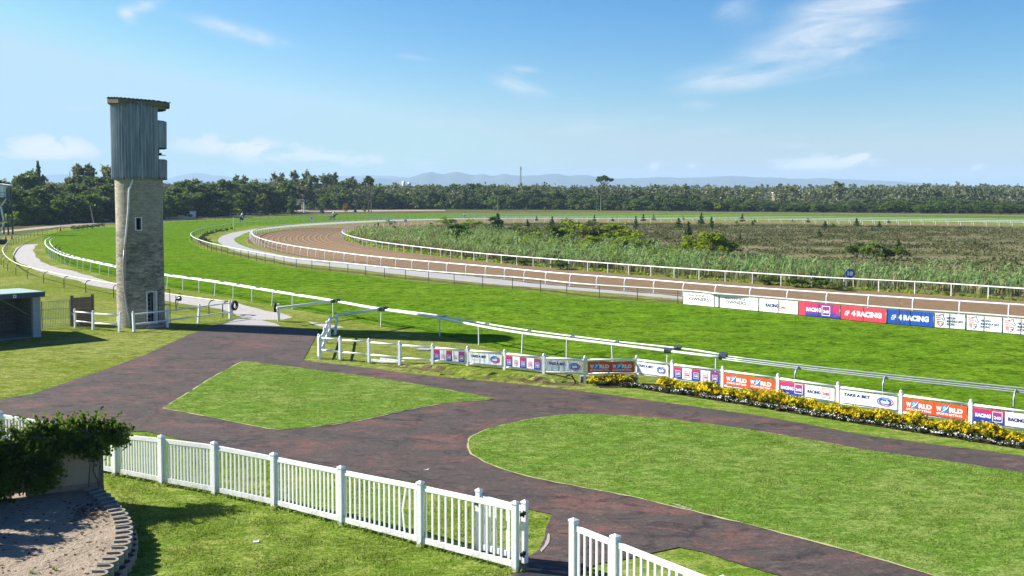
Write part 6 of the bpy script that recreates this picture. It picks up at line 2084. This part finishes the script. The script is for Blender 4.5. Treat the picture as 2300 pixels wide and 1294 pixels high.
# horse: x forward, z up
HJ = [(0, 0, 1.28), (.42, 0, 1.27), (-.42, 0, 1.30), (.78, 0, 1.62), (1.02, 0, 1.86), (1.28, 0, 1.70), (1.48, 0, 1.52), (-.72, 0, 1.22),
      (.48, .15, .98), (.66, .15, .62), (.58, .15, .34), (.50, .15, .06), (.48, -.15, .98), (.36, -.15, .60), (.16, -.15, .40), (.02, -.15, .24),
      (-.52, .15, .98), (-.38, .15, .72), (-.66, .15, .46), (-.56, .15, .06), (-.52, -.15, .98), (-.62, -.15, .70), (-.94, -.15, .52), (-1.06, -.15, .16)]
HB = [(0, 1), (0, 2), (1, 3), (3, 4), (4, 5), (5, 6), (2, 7), (1, 8), (8, 9), (9, 10), (10, 11), (1, 12), (12, 13), (13, 14), (14, 15), (2, 16), (16, 17), (17, 18), (18, 19), (2, 20), (20, 21), (21, 22), (22, 23)]
HRd = [.31, .31, .30, .19, .14, .12, .08, .12, .14, .08, .055, .06, .14, .08, .055, .06, .17, .12, .065, .06, .17, .12, .065, .06]
hm = skin_mesh('horse', HJ, HB, HRd, M['horse'], 1)
# rider crouched over the withers (seat at the horse's back)
PJ = [(-.10, 0, 1.92), (.12, 0, 2.14), (.30, 0, 2.30), (.40, 0, 2.42), (-.05, .16, 1.88), (.22, .26, 1.72), (-.02, .30, 1.42), (.12, .30, 1.36), (-.05, -.16, 1.88), (.22, -.26, 1.72), (-.02, -.30, 1.42), (.12, -.30, 1.36),
      (.27, .18, 2.24), (.40, .22, 2.02), (.62, .12, 1.92), (.27, -.18, 2.24), (.40, -.22, 2.02), (.62, -.12, 1.92)]
PB = [(0, 1), (1, 2), (2, 3), (0, 4), (4, 5), (5, 6), (6, 7), (0, 8), (8, 9), (9, 10), (10, 11), (2, 12), (12, 13), (13, 14), (2, 15), (15, 16), (16, 17)]
PRr = [.15, .15, .14, .07, .10, .085, .06, .05, .10, .085, .06, .05, .075, .055, .045, .075, .055, .045]
pmh = skin_mesh('person', PJ, PB, PRr, M['silk'], 1)
def head_parts(root, c, fwd=(1, 0, 0)):
    f = Vector(fwd); s = Vector((-f.y, f.x, 0))
    mb = MB(); mb.lathe([(.0, -.13), (.06, -.11), (.085, -.03), (.088, .05), (.07, .11), (0, .14)], c, 10)
    mb.obox(Vector(c) + f * .09, f * .04, s * .03, (0, 0, .05)); mb.obox(Vector(c) + s * .085, f * .03, s * .02, (0, 0, .05)); mb.obox(Vector(c) - s * .085, f * .03, s * .02, (0, 0, .05))
    link('head', mb.mesh('head'), root, m=M['skin'], smooth=True)
    mb = MB(); mb.lathe([(.115, .02), (.12, .06), (.10, .14), (.05, .18), (0, .19)], c, 12); mb.obox(Vector(c) + f * .13 + Vector((0, 0, .03)), f * .08, s * .14, (0, 0, .015))
    link('helmet', mb.mesh('helmet'), root, m=M['helmet'], smooth=True)
def horse_and_rider(p, rz, lab_h, lab_p, s=1.0):
    o = link('horse', hm, None, tuple(p), rz, s); tag(o, lab_h, 'horse', 'exercised horses on the far turf')
    mb = MB(); mb.tube([(-.72, 0, 1.34), (-.98, 0, 1.30), (-1.22, 0, 1.02), (-1.28, 0, .8)], [.05, .07, .06, .02], 6); link('tail', mb.mesh('tail'), o, m=M['mane'])
    mb = MB(); mb.tube([(.62, 0, 1.66), (.78, 0, 1.82), (.98, 0, 2.0)], [.05, .05, .03], 6); mb.cyl((1.0, .06, 1.94), (1.02, .07, 2.08), .035, .005, 5); mb.cyl((1.0, -.06, 1.94), (1.02, -.07, 2.08), .035, .005, 5); link('mane', mb.mesh('mane'), o, m=M['mane'])
    mb = MB(); mb.box((-.02, 0, 1.585), (.55, .50, .06)); mb.box((-.05, .30, 1.36), (.5, .03, .4)); mb.box((-.05, -.30, 1.36), (.5, .03, .4)); link('saddle_cloth', mb.mesh('saddle_cloth'), o, m=M['silk'])
    r0 = link('person', pmh, None, tuple(p), rz, s); tag(r0, lab_p, 'person', 'riders on the far turf')
    head_parts(r0, (.47, 0, 2.52))
    mb = MB()
    for sgn in (1, -1):
        mb.tube([(-.05, .16 * sgn, 1.88), (.22, .27 * sgn, 1.73), (-.02, .305 * sgn, 1.42)], [.115, .1, .07], 8)
    link('trousers', mb.mesh('trousers'), r0, m=M['breech'], smooth=True)
p = G(747, 496.5); horse_and_rider(p, R(6), 'dark horse galloping to the right on the far turf', 'rider in white shirt crouched on the horse galloping to the right', 1.0)
p = G(543, 500); horse_and_rider(p, R(78), 'dark horse seen from behind near the water tank', 'rider in pale shirt on the horse seen from behind', 1.0)
# walker on the far track
WJ = [(0, 0, .95), (0, 0, 1.2), (.02, 0, 1.42), (.03, 0, 1.55), (.05, .1, .86), (.16, .1, .48), (.10, .1, .08), (.24, .1, .04), (-.02, -.1, .86), (-.08, -.1, .48), (-.28, -.1, .10), (-.16, -.1, .03), (.0, .2, 1.40), (-.12, .24, 1.12), (-.06, .24, .86), (.04, -.2, 1.40), (.12, -.24, 1.12), (.28, -.22, .92)]
WB = [(0, 1), (1, 2), (2, 3), (0, 4), (4, 5), (5, 6), (6, 7), (0, 8), (8, 9), (9, 10), (10, 11), (2, 12), (12, 13), (13, 14), (2, 15), (15, 16), (16, 17)]
WR = [.14, .14, .13, .06, .1, .07, .05, .04, .1, .07, .05, .04, .07, .05, .04, .07, .05, .04]
wm_ = skin_mesh('person', WJ, WB, WR, M['breech'], 1)
p = G(1043, 490.8)
o = link('person', wm_, None, tuple(p), R(200), 1.0); tag(o, 'person in dark clothes walking on the far track behind the infield shrubs', 'person')
mb = MB(); mb.lathe([(.0, 1.53), (.06, 1.55), (.085, 1.63), (.085, 1.70), (0, 1.79)], (.05, 0, 0), 10); mb.box((.14, 0, 1.65), (.04, .03, .05)); link('head', mb.mesh('head'), o, m=M['skin'], smooth=True)
mb = MB(); mb.lathe([(.092, 1.68), (.09, 1.74), (0, 1.81)], (.04, 0, 0), 10); link('hair', mb.mesh('hair'), o, m=M['mane'])
mb = MB(); mb.lathe([(.15, .98), (.165, 1.2), (.15, 1.42), (.07, 1.5)], (0, 0, 0), 12); link('jacket', mb.mesh('jacket'), o, m=M['silk'])

# ------------------------------------------------------------------ mountains
def range_mesh(name, prof, Dm, depth, seed, label):
    r_ = random.Random(seed)
    x0, x1 = prof[0][0], prof[-1][0]
    n = int((x1 - x0) / 7)
    from mathutils import noise as mn
    rows = 12
    mb = MB()
    for j in range(rows):
        f = j / (rows - 1)
        for i in range(n + 1):
            x = x0 + (x1 - x0) * i / n
            z = AT(x, interp(prof, x) + (mn.noise(Vector((x * .045, seed, 0))) * 1.6), Dm).z
            X_ = (x - 1150) / F * Dm
            k = 1 - abs(f * 2 - 1)
            prof_ = k ** .8
            rid = 1 + .28 * mn.noise(Vector((X_ * .0016, f * 2.5, seed))) * (1 - k)
            mb.v.append(Vector((X_, Dm + (f - .5) * depth, max(-5, z * prof_ * rid if k < .999 else z))))
    for j in range(rows - 1):
        for i in range(n):
            a = j * (n + 1) + i; mb.f.append((a, a + 1, a + n + 2, a + n + 1))
    o = link(name, mb.mesh(name), m=M['hill'], smooth=True); tag(o, label=label, kind='structure')
main = [(600, 425), (780, 406), (850, 399), (905, 401), (935, 393), (955, 386), (972, 383), (985, 386), (1000, 388), (1014, 385), (1030, 381.5), (1044, 386), (1060, 390.5), (1075, 389), (1088, 387), (1100, 391), (1115, 392), (1131, 387), (1145, 390), (1170, 393), (1200, 391), (1225, 389), (1248, 387.5), (1266, 391), (1280, 391.5), (1300, 390), (1318, 390.5), (1335, 395), (1350, 398), (1420, 399), (1450, 397), (1478, 394.5), (1495, 396.5), (1540, 397), (1580, 395.5), (1640, 392.5), (1665, 394), (1690, 396), (1730, 396.5), (1760, 398), (1800, 400), (1835, 397.5), (1860, 400), (1900, 402), (1960, 404), (2020, 407), (2100, 413), (2250, 425)]
range_mesh('mountains', main, 8000, 2200, 3, 'pale blue mountain range on the horizon')
back = [(-200, 420), (60, 408), (100, 392), (150, 388), (210, 391), (260, 394), (340, 398), (385, 400), (410, 392), (440, 385.5), (462, 388), (480, 391), (500, 392), (525, 397), (600, 400), (700, 398), (770, 394), (830, 391), (880, 393), (950, 398), (1050, 410), (1200, 428)]
range_mesh('far_mountains', back, 11000, 2400, 8, 'fainter second mountain range farther back on the left')

# ------------------------------------------------------------------ sky, sun, air
SUN_EL = R(32)
sv = Vector((-.965, .262, 0)).normalized()
sun_dir = Vector((sv.x * math.cos(SUN_EL), sv.y * math.cos(SUN_EL), math.sin(SUN_EL)))
sl = bpy.data.lights.new('sun', 'SUN'); so2 = bpy.data.objects.new('sun', sl); COL.objects.link(so2)
sl.energy = 4.8; sl.angle = R(.53); sl.color = (1, .945, .86)
so2.rotation_euler = (-sun_dir).to_track_quat('-Z', 'Y').to_euler()
so2.location = (-50, 20, 60)
W_ = bpy.data.worlds.new('World'); sc.world = W_; W_.use_nodes = True
t = NT(W_.node_tree)
bgn = W_.node_tree.nodes['Background']
sky = t.node('ShaderNodeTexSky', sky_type='NISHITA')
sky.sun_disc = False
sky.sun_elevation = SUN_EL
sky.sun_rotation = math.atan2(sv.x, sv.y)
sky.air_density = 1.0; sky.dust_density = .6; sky.ozone_density = 2.2; sky.altitude = 60
gen = t.coord('Generated')
sx = t.node('ShaderNodeSeparateXYZ'); t.l.new(gen, sx.inputs[0])
yy = t.math('MAXIMUM', sx.outputs[1], .05)
u = t.math('DIVIDE', sx.outputs[0], yy); v = t.math('DIVIDE', sx.outputs[2], yy)
uv = t.node('ShaderNodeCombineXYZ'); t.put(uv.inputs[0], u); t.put(uv.inputs[1], v); uv = uv.outputs[0]
# grade the sky towards the deep blue of the photograph (values relative to display white)
KD = SKY_STR * 2 ** EXPO
sp3 = t.node('ShaderNodeSeparateColor'); t.l.new(sky.outputs[0], sp3.inputs[0])
cb3 = t.node('ShaderNodeCombineColor')
for i_, (k_, g_) in enumerate(((1.296, 2.5), (.93, 1.62), (.95, 1.1))):
    q_ = t.math('MINIMUM', t.math('MULTIPLY', sp3.outputs[i_], KD), (.70, .90, 1.0)[i_])
    t.put(cb3.inputs[i_], t.math('MULTIPLY', t.math('POWER', q_, g_), k_ / KD))
skyc = cb3.outputs[0]
CLOUD = (.86 / KD, .91 / KD, .97 / KD)
def blob(px, py, a, b, ang, s):
    m_ = t.mapping(uv, ((px - 1150) / F, (430 - py) / F, 0), (0, 0, R(-ang)), (a / F, b / F, 1), 'TEXTURE')
    L = t.node('ShaderNodeVectorMath', operation='LENGTH'); t.l.new(m_, L.inputs[0])
    return t.math('MULTIPLY', t.sstep(L.outputs['Value'], 1.0, .0), s)
def blobs(lst):
    acc = None
    for q in lst:
        k = blob(*q); acc = k if acc is None else t.math('ADD', acc, k)
    return acc
def wisps(ang, lst, sc_=(4, 19, 1), lo=.36, hi=.84, dist=.9, seed=0):
    m_ = t.mapping(t.mapping(uv, (seed, seed * .7, 0), (0, 0, R(ang))), scale=sc_)
    n = t.noise(m_, 2.2, 9, .62, dist)
    d = t.noise(t.mapping(uv, (seed + 3, 0, 0), scale=(9, 14, 1)), 1.0, 6, .6, .4)
    nn = t.math('ADD', t.math('MULTIPLY', n, .68), t.math('MULTIPLY', d, .32))
    e = t.math('MINIMUM', blobs(lst), 1.0)
    return t.math('MULTIPLY', t.sstep(t.math('ADD', nn, t.math('MULTIPLY', e, .08)), lo, hi), e)
c1 = wisps(-10, [(1880, 95, 300, 120, -17, 1.0), (1900, 15, 240, 50, -8, .95), (1620, 178, 170, 50, -6, 1.2), (1660, 30, 90, 60, -20, .6), (1760, 120, 220, 80, -18, .7), (1570, 238, 60, 18, 0, .9)], seed=1)
c2 = wisps(14, [(545, 75, 190, 30, 14, 1.1), (330, 18, 70, 26, -14, .95), (292, 38, 40, 24, 40, .8), (1160, 190, 110, 34, 18, 1.05), (1180, 158, 60, 14, 8, .8), (935, 132, 70, 12, 6, .6)], sc_=(5, 20, 1), lo=.36, hi=.76, seed=4)
c3 = wisps(0, [(1330, 288, 150, 24, -3, .62), (1600, 294, 130, 18, -4, .6), (1480, 268, 420, 16, 0, .35), (1980, 285, 120, 14, -6, .4), (1790, 328, 80, 10, 0, .5), (180, 245, 200, 10, 0, .3)], sc_=(5, 26, 1), seed=7)
# low cumulus near the horizon
m_ = t.mapping(uv, (2, 5, 0), scale=(20, 52, 1))
cn = t.noise(m_, 1.3, 10, .64, .35)
ce = blobs([(120, 325, 240, 45, 4, 1.0), (560, 335, 330, 55, 5, 1.0), (860, 360, 260, 34, 3, .7), (1850, 368, 260, 38, -2, 1.0), (1930, 352, 60, 14, -20, .6), (2190, 377, 46, 16, -18, .95), (2280, 375, 60, 10, -8, .7), (1470, 375, 34, 22, -30, .8), (1555, 372, 30, 12, 0, .8), (1290, 362, 50, 10, -12, .6), (2060, 380, 120, 24, 0, .5), (1150, 375, 70, 14, 0, .4), (60, 350, 260, 30, 0, .7)])
ce = t.math('MINIMUM', ce, 1.0)
c4 = t.math('MULTIPLY', t.sstep(t.math('ADD', cn, t.math('MULTIPLY', t.math('SUBTRACT', ce, .5), .35)), .45, .62), ce)
cl = t.math('MAXIMUM', t.math('MULTIPLY', t.math('MAXIMUM', c1, t.math('MAXIMUM', c2, c3)), .90), t.math('MULTIPLY', c4, 1.0))
cl = t.math('MULTIPLY', cl, t.sstep(sx.outputs[1], .05, .3))
final = t.mix(cl, skyc, t.mix(c4, CLOUD, (1.0 / KD, 1.0 / KD, 1.0 / KD)))
t.put(bgn.inputs[0], final)
bgn.inputs[1].default_value = SKY_STR

if HAZE:
    mb = MB(); mb.box((0, 6200, 114.5), (19000, 13600, 231))
    hz = link('haze', mb.mesh('haze'))
    hz['kind'] = 'stuff'
    hz.location.z = 0
    hm_ = bpy.data.materials.new('haze_air'); hm_.use_nodes = True
    nt = hm_.node_tree; nt.nodes.remove(nt.nodes['Principled BSDF'])
    pv = nt.nodes.new('ShaderNodeVolumePrincipled')
    pv.inputs['Color'].default_value = (.50, .73, .98, 1); pv.inputs['Density'].default_value = HAZE; pv.inputs['Anisotropy'].default_value = .0
    nt.links.new(pv.outputs[0], nt.nodes['Material Output'].inputs['Volume'])
    hz.data.materials.append(hm_)

sc.view_settings.view_transform = 'Standard'
sc.view_settings.look = 'None'
sc.view_settings.exposure = EXPO
sc.view_settings.gamma = 1
sc.cycles.use_denoising = True
sc.cycles.max_bounces = 6
sc.cycles.diffuse_bounces = 3
sc.cycles.glossy_bounces = 2
sc.cycles.transmission_bounces = 4
sc.cycles.transparent_max_bounces = 6
sc.cycles.volume_bounces = 0
sc.cycles.sample_clamp_indirect = 6
